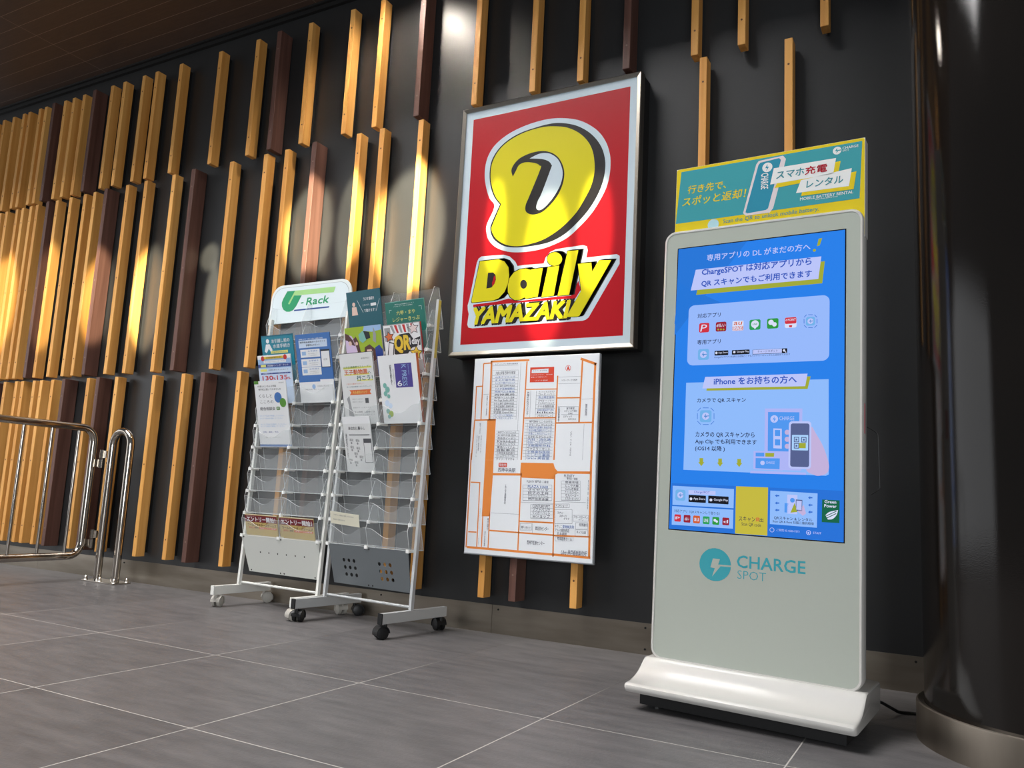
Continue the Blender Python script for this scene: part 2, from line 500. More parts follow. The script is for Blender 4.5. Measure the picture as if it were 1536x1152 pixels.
ART = {}
ART['sign'] = [
    ('S', 'white', 2, [67.8, 441.1, 134.2, 422.5, 188.0, 395.0, 241.5, 351.0, 277.5, 299.8, 297.3, 246.4, 303.4, 201.3, 300.8, 146.9, 287.6, 94.3, 261.4, 43.5, 226.6, -6.3, 177.3, -54.6, 121.3, -97.2, 52.0, -122.4, -13.2, -134.7, -92.4, -136.2, -161.6, -126.0, -220.2, -100.7, -257.8, -64.7, -273.2, -25.1, -272.3, 12.7, -239.3, 87.3, -266.6, 129.3, -286.1, 179.5, -297.1, 228.7, -298.1, 276.7, -288.5, 323.0, -264.6, 364.0, -227.3, 395.1, -176.9, 420.0, -117.2, 436.8, -54.9, 446.2, 6.7, 448.3]),
    ('S', 'ink', 3, [56.6, 421.3, 123.2, 401.6, 177.3, 371.5, 225.2, 328.8, 261.4, 274.8, 279.3, 216.3, 279.6, 161.2, 267.5, 108.2, 244.0, 56.9, 209.1, 7.0, 165.0, -36.6, 108.9, -79.3, 45.3, -105.0, -26.3, -113.7, -112.3, -113.1, -175.6, -101.0, -221.8, -72.8, -244.8, -44.2, -253.8, -12.9, -248.3, 12.6, -211.3, 93.4, -239.1, 126.6, -258.4, 166.5, -270.4, 212.7, -273.4, 260.7, -266.2, 304.3, -241.9, 345.0, -206.6, 375.9, -162.9, 398.4, -112.8, 412.8, -53.6, 420.6, 1.7, 424.8]),
    ('S', 'yellow', 4, [45.2, 407.8, 99.9, 391.7, 154.5, 358.7, 197.0, 314.2, 221.9, 265.0, 232.7, 207.4, 231.7, 157.7, 219.3, 109.9, 195.4, 63.8, 163.0, 13.1, 118.4, -30.8, 67.1, -66.0, 8.8, -92.5, -51.2, -104.2, -112.6, -107.4, -169.7, -94.8, -215.8, -66.6, -238.7, -37.9, -247.3, -13.7, -241.6, 8.9, -204.9, 94.3, -232.6, 127.4, -252.0, 168.5, -264.5, 211.8, -267.4, 259.8, -260.1, 300.3, -236.4, 341.1, -202.5, 371.0, -158.7, 392.8, -108.7, 407.4, -52.7, 414.6, -3.3, 415.2]),
    ('S', 'ink', 5, [-153.7, 212.3, -162.4, 243.0, -149.3, 270.2, -122.0, 292.1, -78.8, 305.2, -35.5, 308.2, 1.5, 303.0, 38.7, 286.2, 67.0, 260.3, 86.4, 225.8, 95.7, 190.3, 92.7, 151.3, 79.6, 113.9, 60.2, 83.0, 31.7, 53.2, -3.3, 29.7, -39.5, 24.3, -67.5, 32.5, -82.6, 48.8, -82.1, 74.5, -68.4, 106.9, -19.1, 225.8, -22.9, 240.8, -38.9, 253.2, -70.4, 264.2, -101.8, 268.2, -126.5, 259.4, -140.9, 233.7]),
    ('S', 'white', 6, [-74.5, 282.3, -34.9, 294.8, -4.2, 295.3, 26.7, 286.0, 57.9, 261.8, 77.3, 230.1, 88.0, 191.6, 83.8, 152.7, 70.4, 120.9, 48.1, 87.5, 19.5, 57.7, -3.9, 42.2, -22.1, 42.4, -30.7, 56.0, -24.2, 83.6, -7.5, 115.3, 32.7, 223.2, 33.9, 234.4, 19.1, 254.0, -15.2, 270.1]),
    ('P', 'white', 2, [-305.6, -142.9, -291.7, -134.1, -180.5, -138.1, -149.2, -149.0, -120.2, -174.5, -108.0, -195.7, -80.8, -194.4, 17.0, -197.3, 25.3, -172.1, 45.3, -149.8, 71.1, -141.3, 107.4, -139.4, 194.0, -137.0, 211.9, -143.7, 216.6, -161.0, 211.3, -191.5, 343.8, -191.2, 356.1, -199.5, 357.1, -232.2, 231.1, -442.8, 219.1, -451.3, 204.4, -455.0, -316.9, -455.2, -337.4, -450.4, -344.1, -437.4, -339.8, -389.7, -345.6, -371.6, -348.2, -351.1, -340.3, -321.2, -313.2, -160.1]),
    ('P', 'red', 3, [-319.3, -349.2, -199.1, -344.7, -144.1, -335.5, -94.0, -350.2, 85.8, -345.8, 149.7, -346.1, 180.0, -286.0, 192.6, -325.0, 151.5, -387.9, 142.6, -357.9, 2.8, -357.6, -159.4, -357.6, -318.5, -360.9]),
    ('P', 'ink', 4, [-300.3, -153.7, -199.2, -154.9, -170.5, -166.9, -149.4, -194.1, -143.5, -229.7, -147.6, -274.2, -162.3, -307.8, -188.6, -333.0, -218.9, -340.7, -327.3, -342.5, -331.9, -334.6]),
    ('P', 'ink', 4, [-293.9, -153.3, -193.0, -154.5, -164.4, -166.5, -143.4, -193.7, -137.5, -229.3, -141.6, -273.7, -156.2, -307.3, -182.5, -332.5, -212.8, -340.1, -320.9, -342.0, -325.5, -334.0]),
    ('P', 'ink', 4, [-287.6, -153.0, -186.9, -154.1, -158.2, -166.2, -137.3, -193.3, -131.4, -228.8, -135.5, -273.3, -150.1, -306.8, -176.4, -332.0, -206.6, -339.6, -314.6, -341.4, -319.2, -333.5]),
    ('P', 'ink', 4, [-281.3, -152.6, -180.7, -153.8, -152.2, -165.8, -131.2, -192.9, -125.4, -228.4, -129.5, -272.8, -144.1, -306.3, -170.3, -331.5, -200.5, -339.1, -308.3, -340.9, -312.9, -333.0]),
    ('P', 'ink', 4, [-275.0, -152.2, -174.6, -153.4, -146.1, -165.4, -125.2, -192.5, -119.4, -228.0, -123.5, -272.3, -138.1, -305.8, -164.2, -331.0, -194.4, -338.6, -302.0, -340.4, -306.6, -332.4]),
    ('P', 'yellow', 5, [-297.2, -156.6, -201.9, -157.2, -173.1, -169.2, -152.1, -196.4, -146.1, -232.0, -150.5, -271.4, -165.2, -305.0, -191.5, -330.3, -216.3, -338.4, -324.5, -340.2, -329.1, -332.2]),
    ('P', 'ink', 4, [-63.7, -208.5, -41.7, -217.0, -33.8, -214.4, 16.8, -214.4, -0.7, -341.4, -56.4, -345.8, -63.8, -339.3, -91.4, -348.0, -116.0, -347.1, -138.8, -332.0, -151.1, -308.7, -152.9, -278.7, -146.5, -244.4, -128.5, -221.1, -99.1, -209.0]),
    ('P', 'ink', 4, [-57.8, -208.1, -35.8, -216.6, -27.9, -213.9, 22.6, -214.0, 5.1, -340.9, -50.6, -345.3, -57.9, -338.8, -85.5, -347.4, -110.0, -346.5, -132.8, -331.5, -145.1, -308.2, -146.8, -278.2, -140.5, -244.0, -122.5, -220.7, -93.1, -208.6]),
    ('P', 'ink', 4, [-51.9, -207.7, -30.0, -216.2, -22.1, -213.5, 28.4, -213.5, 10.9, -340.4, -44.7, -344.7, -52.0, -338.3, -79.6, -346.9, -104.0, -346.0, -126.8, -330.9, -139.1, -307.7, -140.8, -277.8, -134.4, -243.5, -116.5, -220.3, -87.1, -208.2]),
    ('P', 'ink', 4, [-46.0, -207.3, -24.1, -215.8, -16.2, -213.1, 34.1, -213.1, 16.7, -339.8, -38.8, -344.2, -46.1, -337.8, -73.7, -346.4, -98.1, -345.5, -120.8, -330.4, -133.0, -307.2, -134.7, -277.3, -128.4, -243.1, -110.5, -219.9, -81.1, -207.8]),
    ('P', 'ink', 4, [-40.1, -206.8, -18.2, -215.4, -10.4, -212.7, 39.9, -212.7, 22.4, -339.3, -33.0, -343.7, -40.3, -337.3, -67.7, -345.9, -92.1, -345.0, -114.8, -329.9, -127.0, -306.7, -128.7, -276.8, -122.4, -242.6, -104.5, -219.4, -75.2, -207.4]),
    ('P', 'yellow', 5, [-66.3, -210.7, -44.3, -219.3, -36.4, -216.6, 14.3, -216.6, -3.5, -338.7, -59.3, -343.1, -66.6, -336.7, -88.8, -345.7, -113.4, -344.8, -136.2, -329.7, -148.5, -306.4, -150.2, -276.5, -143.6, -247.2, -125.6, -223.9, -96.2, -211.8]),
    ('P', 'ink', 4, [35.2, -212.3, 92.5, -212.1, 73.7, -342.4, 11.1, -345.2]),
    ('P', 'ink', 4, [40.9, -211.8, 98.2, -211.7, 79.4, -341.9, 16.9, -344.7]),
    ('P', 'ink', 4, [46.7, -211.4, 103.9, -211.3, 85.0, -341.4, 22.7, -344.2]),
    ('P', 'ink', 4, [52.4, -211.0, 109.5, -210.9, 90.7, -340.9, 28.4, -343.7]),
    ('P', 'ink', 4, [58.2, -210.6, 115.2, -210.5, 96.3, -340.4, 34.2, -343.2]),
    ('P', 'yellow', 5, [37.9, -215.0, 90.1, -214.3, 71.0, -339.8, 13.7, -343.0]),
    ('P', 'ink', 4, [104.7, -184.3, 103.7, -198.0, 99.2, -205.6, 91.9, -211.3, 82.5, -214.5, 66.7, -214.4, 55.9, -211.9, 46.0, -206.8, 38.0, -199.5, 32.7, -190.8, 30.3, -176.6, 31.5, -167.6, 36.1, -159.9, 43.5, -154.2, 53.0, -151.0, 63.7, -150.8, 79.7, -153.9, 89.5, -159.1, 97.4, -166.4, 102.7, -175.1]),
    ('P', 'ink', 4, [110.4, -183.9, 109.3, -197.6, 104.8, -205.2, 97.6, -210.9, 88.2, -214.1, 72.4, -214.0, 61.6, -211.5, 51.8, -206.4, 43.8, -199.1, 38.4, -190.4, 36.1, -176.2, 37.3, -167.3, 41.9, -159.5, 49.3, -153.8, 58.8, -150.7, 69.4, -150.4, 85.4, -153.6, 95.2, -158.7, 103.1, -166.0, 108.3, -174.7]),
    ('P', 'ink', 4, [116.0, -183.5, 115.0, -197.2, 110.5, -204.8, 103.2, -210.5, 93.9, -213.7, 78.1, -213.6, 67.4, -211.1, 57.5, -206.0, 49.5, -198.7, 44.2, -190.0, 41.8, -175.8, 43.1, -166.9, 47.7, -159.2, 55.0, -153.5, 64.5, -150.3, 75.2, -150.0, 91.1, -153.2, 100.9, -158.4, 108.8, -165.7, 114.0, -174.3]),
    ('P', 'ink', 4, [121.7, -183.1, 120.6, -196.8, 116.1, -204.4, 108.9, -210.1, 99.5, -213.3, 83.8, -213.2, 73.1, -210.7, 63.2, -205.6, 55.3, -198.3, 50.0, -189.6, 47.6, -175.4, 48.9, -166.5, 53.4, -158.8, 60.8, -153.1, 70.3, -150.0, 80.9, -149.7, 96.8, -152.8, 106.6, -158.0, 114.4, -165.3, 119.6, -173.9]),
    ('P', 'ink', 4, [127.3, -182.7, 126.2, -196.4, 121.8, -204.0, 114.5, -209.7, 105.2, -212.9, 89.5, -212.7, 78.8, -210.3, 69.0, -205.2, 61.0, -197.9, 55.7, -189.2, 53.3, -175.1, 54.6, -166.1, 59.2, -158.4, 66.5, -152.8, 76.0, -149.6, 86.6, -149.3, 102.5, -152.5, 112.2, -157.7, 120.1, -164.9, 125.2, -173.6]),
    ('P', 'yellow', 5, [102.2, -186.4, 101.0, -195.3, 96.5, -202.9, 89.2, -208.6, 79.8, -211.8, 69.2, -212.2, 58.4, -209.7, 48.6, -204.6, 40.5, -197.3, 35.2, -188.6, 33.0, -179.3, 34.3, -170.4, 38.9, -162.7, 46.3, -156.9, 55.8, -153.8, 66.4, -153.5, 77.2, -156.1, 87.0, -161.3, 94.9, -168.6, 100.2, -177.2]),
    ('P', 'ink', 4, [123.4, -152.3, 177.1, -154.3, 143.5, -344.7, 85.7, -344.8]),
    ('P', 'ink', 4, [129.0, -152.0, 182.6, -153.9, 149.1, -344.2, 91.4, -344.3]),
    ('P', 'ink', 4, [134.7, -151.6, 188.1, -153.6, 154.6, -343.7, 97.0, -343.8]),
    ('P', 'ink', 4, [140.3, -151.3, 193.7, -153.2, 160.2, -343.2, 102.6, -343.3]),
    ('P', 'ink', 4, [145.9, -150.9, 199.2, -152.9, 165.7, -342.7, 108.3, -342.8]),
    ('P', 'yellow', 5, [126.1, -155.1, 174.6, -156.4, 140.9, -342.1, 88.2, -342.6]),
    ('P', 'ink', 4, [171.9, -212.3, 237.0, -213.1, 242.0, -251.5, 268.9, -206.9, 323.7, -211.6, 188.6, -435.3, 181.3, -438.5, 130.8, -437.1, 130.7, -433.7, 191.9, -332.0]),
    ('P', 'ink', 4, [177.4, -211.9, 242.5, -212.7, 247.4, -251.0, 274.3, -206.5, 329.0, -211.2, 194.1, -434.7, 186.8, -437.9, 136.4, -436.5, 136.2, -433.2, 197.4, -331.5]),
    ('P', 'ink', 4, [182.9, -211.5, 247.9, -212.3, 252.8, -250.6, 279.7, -206.1, 334.3, -210.8, 199.6, -434.1, 192.2, -437.4, 141.9, -435.9, 141.8, -432.6, 202.9, -331.0]),
    ('P', 'ink', 4, [188.5, -211.1, 253.3, -211.9, 258.2, -250.2, 285.1, -205.7, 339.6, -210.4, 205.0, -433.6, 197.7, -436.8, 147.5, -435.3, 147.3, -432.0, 208.3, -330.6]),
    ('P', 'ink', 4, [194.0, -210.7, 258.7, -211.5, 263.6, -249.8, 290.4, -205.3, 344.9, -210.0, 210.4, -433.0, 203.1, -436.2, 153.0, -434.8, 152.8, -431.5, 213.8, -330.1]),
    ('P', 'yellow', 5, [174.5, -214.9, 234.6, -215.2, 239.6, -253.6, 266.5, -209.0, 321.4, -213.7, 191.0, -433.1, 183.7, -436.3, 133.3, -434.9, 133.1, -431.5, 194.3, -329.9]),
    ('P', 'ink', 6, [-252.4, -212.0, -226.7, -212.9, -214.7, -224.6, -210.6, -246.1, -217.3, -265.6, -231.1, -280.5, -256.5, -282.4]),
    ('P', 'red', 7, [-220.2, -227.6, -212.0, -241.0, -215.4, -260.8, -226.8, -275.9, -229.5, -259.5, -224.2, -244.9]),
    ('P', 'ink', 6, [-57.2, -280.6, -57.7, -286.6, -59.7, -291.9, -63.1, -296.0, -67.4, -298.4, -72.4, -298.9, -77.5, -297.5, -82.2, -294.3, -86.1, -289.6, -88.7, -283.9, -89.8, -277.7, -89.4, -271.7, -87.3, -266.3, -84.0, -262.3, -79.6, -259.9, -74.6, -259.3, -69.5, -260.8, -64.8, -264.0, -60.9, -268.7, -58.3, -274.4]),
    ('T', 'ink', 4, 'YAMAZAKI', -316.7, -441.6, 145.6, -368.6, 0.22, 0.16, 0),
    ('T', 'ink', 4, 'YAMAZAKI', -306.4, -439.8, 153.0, -364.4, 0.22, 0.16, 0),
    ('T', 'yellow', 5, 'YAMAZAKI', -321.6, -436.3, 138.9, -367.1, 0.22, 0.09, 0),
]
ART['map'] = [
    ('L', 'orange', 1, -209.6, 388.9, -24.3, 388.2, 8),
    ('L', 'orange', 1, -204.9, 391.7, -201.0, 140.9, 8),
    ('L', 'orange', 1, -244.1, 381.7, -205.3, 382.8, 5),
    ('L', 'orange', 1, -243.2, 381.7, -241.9, 141.1, 5),
    ('L', 'orange', 1, -274.5, 283.1, -243.8, 284.0, 5),
    ('L', 'orange', 1, -273.1, 283.5, -271.5, 140.0, 5),
    ('L', 'orange', 1, -272.4, 138.7, -169.0, 140.8, 6),
    ('L', 'orange', 1, -272.5, 140.0, -278.4, -29.7, 6),
    ('P', 'orange', 1, [-210.6, 141.0, -169.0, 140.8, -169.7, -27.5, -210.5, -28.4]),
    ('L', 'orange', 1, -34.6, 382.9, -40.1, -25.0, 6),
    ('L', 'orange', 1, -32.9, 265.4, 107.7, 264.3, 4),
    ('L', 'orange', 1, -34.4, 146.8, 110.0, 147.6, 5),
    ('L', 'orange', 1, 108.7, 318.6, 107.9, -22.0, 6),
    ('L', 'orange', 1, 111.6, 227.7, 211.9, 227.2, 5),
    ('L', 'orange', 1, 216.0, 377.0, 210.9, 127.6, 7),
    ('L', 'orange', 1, 109.7, 126.2, 268.9, 128.2, 6),
    ('L', 'orange', 1, 208.0, 384.5, 276.9, 359.6, 10),
    ('L', 'orange', 1, 271.7, 364.9, 269.6, -18.8, 9),
    ('P', 'vermil', 2, [-18.0, 356.6, 91.5, 355.6, 93.1, 293.6, -17.1, 294.5]),
    ('P', 'white', 3, [-9.8, 346.9, 66.9, 349.5, 66.8, 332.1, -10.8, 332.5]),
    ('T', 'navy', 4, 'デイリーヤマザキ', -5.7, 338.5, 59.5, 344.5, 0, 0, 0),
    ('T', 'white', 3, '店舗名のほか、案内図', -13.1, 323.1, 84.9, 326.6, 0, 0, 0),
    ('T', 'white', 3, '設置させて頂きました。', -12.6, 312.9, 62.1, 318.0, 0, 0, 0),
    ('T', 'white', 3, 'リブラ看板', 6.4, 298.4, 66.0, 303.7, 0, 0, 0),
    ('C', 'vermil', 2, 154.2, 348.1, 12.1),
    ('C', 'white', 3, 154.2, 348.1, 10.5),
    ('P', 'vermil', 4, [153.8, 359.4, 163.4, 337.0, 154.5, 342.5, 146.9, 337.5]),
    ('T', 'navy', 3, 'セブンイレブン 西神中央駅前店', -186.4, 372.7, -76.1, 379.1, 0, 0, 0),
    ('L', 'line', 2, -63.0, 377.7, -63.6, 94.4, 0.8),
    ('L', 'line', 2, -198.8, 370.2, -74.1, 369.0, 0.8),
    ('L', 'line', 2, -198.1, 382.9, -195.3, 141.7, 0.8),
    ('L', 'line', 2, -197.5, 349.1, -72.5, 348.2, 0.7),
    ('T', 'navy', 3, '大倉山学園 西神中央教室', -182.0, 331.3, -86.8, 344.9, 0, 0, 0),
    ('L', 'line', 2, -197.0, 328.4, -72.1, 327.9, 0.7),
    ('T', 'blue', 3, '山本クリニック', -181.9, 317.0, -86.4, 324.6, 0, 0, 0),
    ('L', 'line', 2, -197.0, 315.7, -72.2, 315.4, 0.7),
    ('T', 'blue', 3, 'まえだ歯科医', -181.9, 304.4, -86.4, 312.1, 0, 0, 0),
    ('L', 'line', 2, -197.0, 303.1, -72.2, 303.0, 0.7),
    ('T', 'blue', 3, 'たにむつ美クリニック', -181.8, 290.9, -86.5, 299.7, 0, 0, 0),
    ('L', 'line', 2, -196.9, 289.6, -72.2, 289.8, 0.7),
    ('T', 'navy', 3, 'みなと銀行 西神中央支店', -181.9, 279.2, -86.5, 286.4, 0, 0, 0),
    ('L', 'line', 2, -197.0, 277.9, -72.4, 278.2, 0.7),
    ('T', 'blue', 3, 'マスダ耳鼻咽喉科', -181.9, 266.2, -86.6, 274.9, 0, 0, 0),
    ('L', 'line', 2, -196.9, 264.8, -72.4, 265.5, 0.7),
    ('T', 'blue', 3, '西神ペルル薬局', -181.9, 254.1, -86.6, 262.1, 0, 0, 0),
    ('L', 'line', 2, -196.9, 252.7, -72.5, 253.5, 0.7),
    ('T', 'navy', 3, '西神薬局', -181.9, 241.5, -86.7, 250.1, 0, 0, 0),
    ('L', 'line', 2, -196.9, 240.1, -72.5, 241.2, 0.7),
    ('T', 'navy', 3, '神戸駅すぐとなり 西神', -181.9, 229.0, -86.7, 237.7, 0, 0, 0),
    ('L', 'line', 2, -196.9, 227.6, -72.6, 228.8, 0.7),
    ('T', 'navy', 3, 'Hot Yoga Studio LAVA', -181.9, 216.5, -86.8, 225.4, 0, 0, 0),
    ('L', 'line', 2, -196.9, 215.0, -72.6, 216.5, 0.7),
    ('T', 'navy', 3, 'みなと銀行 西神中央店', -181.9, 204.0, -86.8, 213.0, 0, 0, 0),
    ('L', 'line', 2, -196.9, 202.5, -72.7, 204.2, 0.7),
    ('T', 'navy', 3, '三井住友銀行 西神中央', -181.9, 191.5, -86.9, 200.7, 0, 0, 0),
    ('L', 'line', 2, -196.9, 190.0, -72.8, 191.9, 0.7),
    ('T', 'navy', 3, '但馬銀行 西神中央支店', -181.9, 179.0, -86.9, 188.4, 0, 0, 0),
    ('L', 'line', 2, -196.9, 177.5, -72.8, 179.6, 0.7),
    ('T', 'navy', 3, '学習塾 Grand Site', -181.9, 166.6, -87.0, 176.1, 0, 0, 0),
    ('L', 'line', 2, -196.9, 165.0, -72.9, 167.4, 0.7),
    ('T', 'blue', 3, 'ヘアーステージ THE BUILS', -181.9, 154.1, -87.0, 163.8, 0, 0, 0),
    ('L', 'line', 2, -196.9, 152.5, -72.9, 155.1, 0.7),
    ('T', 'blue', 3, 'ヘアーサロン ジュピター', -181.9, 141.7, -87.1, 151.5, 0, 0, 0),
    ('L', 'line', 2, -72.5, 347.8, -73.0, 140.4, 0.8),
    ('L', 'line', 2, -164.7, 92.9, -56.7, 94.9, 0.7),
    ('T', 'navy', 3, '神戸アイクリニック', -156.1, 82.7, -70.3, 91.6, 0, 0, 0),
    ('L', 'line', 2, -164.8, 80.6, -56.9, 82.7, 0.7),
    ('T', 'navy', 3, 'JR 神戸市営 西神', -156.2, 70.4, -70.5, 79.4, 0, 0, 0),
    ('L', 'line', 2, -164.9, 68.3, -57.0, 70.6, 0.7),
    ('T', 'navy', 3, '英会話イーオン', -156.3, 58.1, -70.6, 67.2, 0, 0, 0),
    ('L', 'line', 2, -165.0, 56.0, -57.2, 58.4, 0.7),
    ('T', 'navy', 3, 'Kinkinball', -156.4, 45.8, -70.8, 55.1, 0, 0, 0),
    ('L', 'line', 2, -165.1, 43.7, -57.4, 46.3, 0.7),
    ('T', 'navy', 3, '三井のリハウス', -156.5, 33.5, -70.9, 43.0, 0, 0, 0),
    ('L', 'line', 2, -165.2, 31.4, -57.5, 34.2, 0.7),
    ('T', 'navy', 3, '東急リバブル', -156.6, 21.2, -71.1, 30.8, 0, 0, 0),
    ('L', 'line', 2, -165.4, 19.1, -57.7, 22.1, 0.7),
    ('T', 'navy', 3, '自転車店', -156.7, 9.0, -71.2, 18.7, 0, 0, 0),
    ('L', 'line', 2, -165.5, 6.8, -57.8, 10.0, 0.7),
    ('T', 'navy', 3, '三井住友信託銀行', -156.8, -3.3, -71.4, 6.6, 0, 0, 0),
    ('L', 'line', 2, -165.6, -5.4, -58.0, -2.0, 0.7),
    ('T', 'navy', 3, 'ホームスクラップ こすが', -156.9, -15.5, -71.5, -5.5, 0, 0, 0),
    ('L', 'line', 2, -165.7, -17.7, -58.1, -14.1, 0.7),
    ('T', 'navy', 3, 'デイリーヤマザキ', -157.1, -27.7, -71.7, -17.5, 0, 0, 0),
    ('L', 'line', 2, -56.8, 95.7, -58.3, -25.3, 0.8),
    ('T', 'navy', 3, 'フィットネスクラブ', 26.0, 249.9, 99.2, 257.7, 0, 0, 0),
    ('T', 'navy', 3, 'コーヒーバー', 25.6, 239.8, 98.7, 248.4, 0, 0, 0),
    ('T', 'blue', 3, '鳥山矯正歯科', 25.5, 225.6, 98.4, 236.4, 0, 0, 0),
    ('T', 'navy', 3, 'クローバー', 25.2, 213.4, 98.2, 221.2, 0, 0, 0),
    ('T', 'navy', 3, 'デンタルクリニック', 24.8, 203.3, 97.8, 211.6, 0, 0, 0),
    ('T', 'navy', 3, 'クリオ西西北通', 24.6, 188.4, 97.5, 198.4, 0, 0, 0),
    ('T', 'blue', 3, 'HAIR BEAUTY SPA', 24.4, 175.1, 97.4, 183.6, 0, 0, 0),
    ('T', 'navy', 3, 'kiko', 24.0, 165.8, 97.0, 173.2, 0, 0, 0),
    ('T', 'navy', 3, 'いちかわクリニック', 23.8, 150.9, 96.6, 161.2, 0, 0, 0),
    ('L', 'line', 2, 14.2, 237.9, 103.4, 237.5, 0.7),
    ('L', 'line', 2, 14.2, 223.7, 103.3, 223.5, 0.7),
    ('L', 'line', 2, 14.1, 201.4, 103.1, 201.5, 0.7),
    ('L', 'line', 2, 14.0, 186.1, 103.0, 186.3, 0.7),
    ('L', 'line', 2, 13.9, 163.0, 102.8, 163.6, 0.7),
    ('L', 'line', 2, 15.6, 259.4, 15.3, 149.7, 0.8),
    ('L', 'line', 2, -10.7, 260.0, -9.5, 149.9, 0.8),
    ('T', 'navy', 3, '西神そがわクリニック', -27.3, 159.3, -16.8, 254.8, 0, 0, -90),
    ('L', 'line', 2, -29.4, 138.6, 104.7, 139.7, 0.7),
    ('T', 'navy', 3, '神戸 西神オリエンタルホテル', -10.6, 126.8, 93.8, 137.4, 0, 0, 0),
    ('L', 'line', 2, -29.7, 123.6, 104.3, 125.0, 0.7),
    ('T', 'navy', 3, 'クラージュ クリニック', -11.0, 113.5, 93.4, 122.6, 0, 0, 0),
    ('L', 'line', 2, -30.3, 113.5, 103.6, 115.1, 0.7),
    ('T', 'blue', 3, '美容外科 皮膚科 美容外科', -11.6, 103.8, 92.8, 112.7, 0, 0, 0),
    ('L', 'line', 2, -30.8, 101.4, 103.1, 103.2, 0.7),
    ('T', 'blue', 3, 'ひだか矯正歯科クリニック', -12.0, 90.2, 92.2, 100.8, 0, 0, 0),
    ('L', 'line', 2, -31.2, 88.5, 102.6, 90.5, 0.7),
    ('T', 'blue', 3, '片島こころのクリニック', -12.5, 78.1, 91.7, 88.1, 0, 0, 0),
    ('L', 'line', 2, -31.7, 75.2, 102.1, 77.5, 0.7),
    ('T', 'navy', 3, 'たかむらクリニック', -12.9, 64.4, 91.3, 75.0, 0, 0, 0),
    ('L', 'line', 2, -32.2, 64.3, 101.5, 66.8, 0.7),
    ('T', 'blue', 3, '内科・消化器', -13.5, 54.0, 90.7, 64.3, 0, 0, 0),
    ('L', 'line', 2, -32.7, 52.2, 101.0, 54.9, 0.7),
    ('T', 'blue', 3, 'ゆかわ・こどもクリニック', -13.9, 40.3, 90.1, 52.5, 0, 0, 0),
    ('L', 'line', 2, -33.1, 38.9, 100.5, 41.9, 0.7),
    ('T', 'blue', 3, '大熊整形外科', -14.4, 28.3, 89.7, 39.4, 0, 0, 0),
    ('L', 'line', 2, -33.6, 25.7, 100.0, 28.9, 0.7),
    ('T', 'navy', 3, 'ファミリーマート', -14.9, 15.5, 89.2, 26.4, 0, 0, 0),
    ('L', 'line', 2, -34.0, 13.6, 99.5, 17.1, 0.7),
    ('T', 'blue', 3, '土橋歯科医院', -15.4, 3.5, 88.7, 14.6, 0, 0, 0),
    ('L', 'line', 2, -34.5, 1.6, 98.9, 5.3, 0.7),
    ('T', 'blue', 3, 'にしむら薬局', -15.8, -9.7, 88.1, 2.8, 0, 0, 0),
    ('L', 'line', 2, -35.0, -11.3, 98.4, -7.3, 0.7),
    ('T', 'blue', 3, 'Grace 美容室', -16.3, -21.7, 87.6, -9.8, 0, 0, 0),
    ('L', 'line', 2, -18.2, 124.8, -20.7, -24.6, 0.8),
    ('T', 'navy', 3, 'ハローワーク 西神', 125.2, 295.2, 195.9, 302.8, 0, 0, 0),
    ('L', 'line', 2, 112.9, 312.4, 213.9, 313.4, 0.8),
    ('L', 'line', 2, 113.3, 285.1, 209.5, 285.0, 0.8),
    ('L', 'line', 2, 117.5, 192.9, 206.1, 191.9, 0.8),
    ('L', 'line', 2, 206.1, 191.9, 208.7, 128.3, 0.8),
    ('L', 'line', 2, 208.7, 128.3, 120.5, 128.5, 0.8),
    ('L', 'line', 2, 120.5, 128.5, 117.5, 192.9, 0.8),
    ('L', 'line', 2, 132.1, 160.2, 207.4, 159.7, 0.8),
    ('T', 'navy', 3, '漢字教室', 152.9, 179.8, 189.1, 189.3, 0, 0, 0),
    ('T', 'navy', 3, 'エディック 個別', 144.7, 170.0, 200.3, 178.6, 0, 0, 0),
    ('T', 'navy', 3, '西神校', 162.4, 160.8, 181.5, 167.7, 0, 0, 0),
    ('T', 'navy', 3, 'エディック', 141.4, 147.5, 178.9, 156.7, 0, 0, 0),
    ('T', 'navy', 3, '西神中央校', 163.4, 138.3, 197.4, 144.8, 0, 0, 0),
    ('T', 'navy', 3, '日能研西神校', 117.6, 134.5, 125.6, 188.1, 0, 0, -90),
    ('L', 'line', 2, 219.8, 220.4, 267.0, 222.4, 0.8),
    ('T', 'navy', 3, '神戸西役所', 235.2, 153.6, 244.2, 202.4, 0, 0, -90),
    ('T', 'navy', 3, 'イオン フード スタイル', 174.7, -4.4, 182.5, 93.1, 0, 0, -90),
    ('L', 'line', 2, 233.1, 122.4, 231.7, -19.5, 0.8),
    ('T', 'navy', 3, '西神ゼロワン保育園', -219.4, 158.5, -213.5, 242.1, 0, 0, -90),
    ('L', 'line', 2, -235.7, 248.8, -209.1, 249.2, 0.8),
    ('T', 'navy', 3, '駅マックス', -246.8, 81.5, -240.1, 127.3, 0, 0, -90),
    ('T', 'navy', 3, '西神中央プラザ', -236.6, -1.3, -233.2, 73.2, 0, 0, -90),
    ('T', 'navy', 3, '神戸三田信用', -249.4, 8.9, -243.9, 73.2, 0, 0, -90),
    ('T', 'navy', 3, '西神センター', -257.5, -14.0, -254.5, 73.1, 0, 0, -90),
    ('P', 'orange', 1, [-210.5, -28.5, -169.7, -27.7, -168.9, -87.4, -169.4, -93.5, -172.9, -258.8, -211.9, -260.8]),
    ('L', 'orange', 1, -207.2, -260.6, -205.9, -384.4, 5),
    ('L', 'orange', 1, -174.6, -246.9, -174.3, -387.0, 5),
    ('L', 'orange', 1, -280.2, -1.7, -279.7, -391.6, 6),
    ('L', 'orange', 1, -274.6, -122.5, -227.9, -123.0, 5),
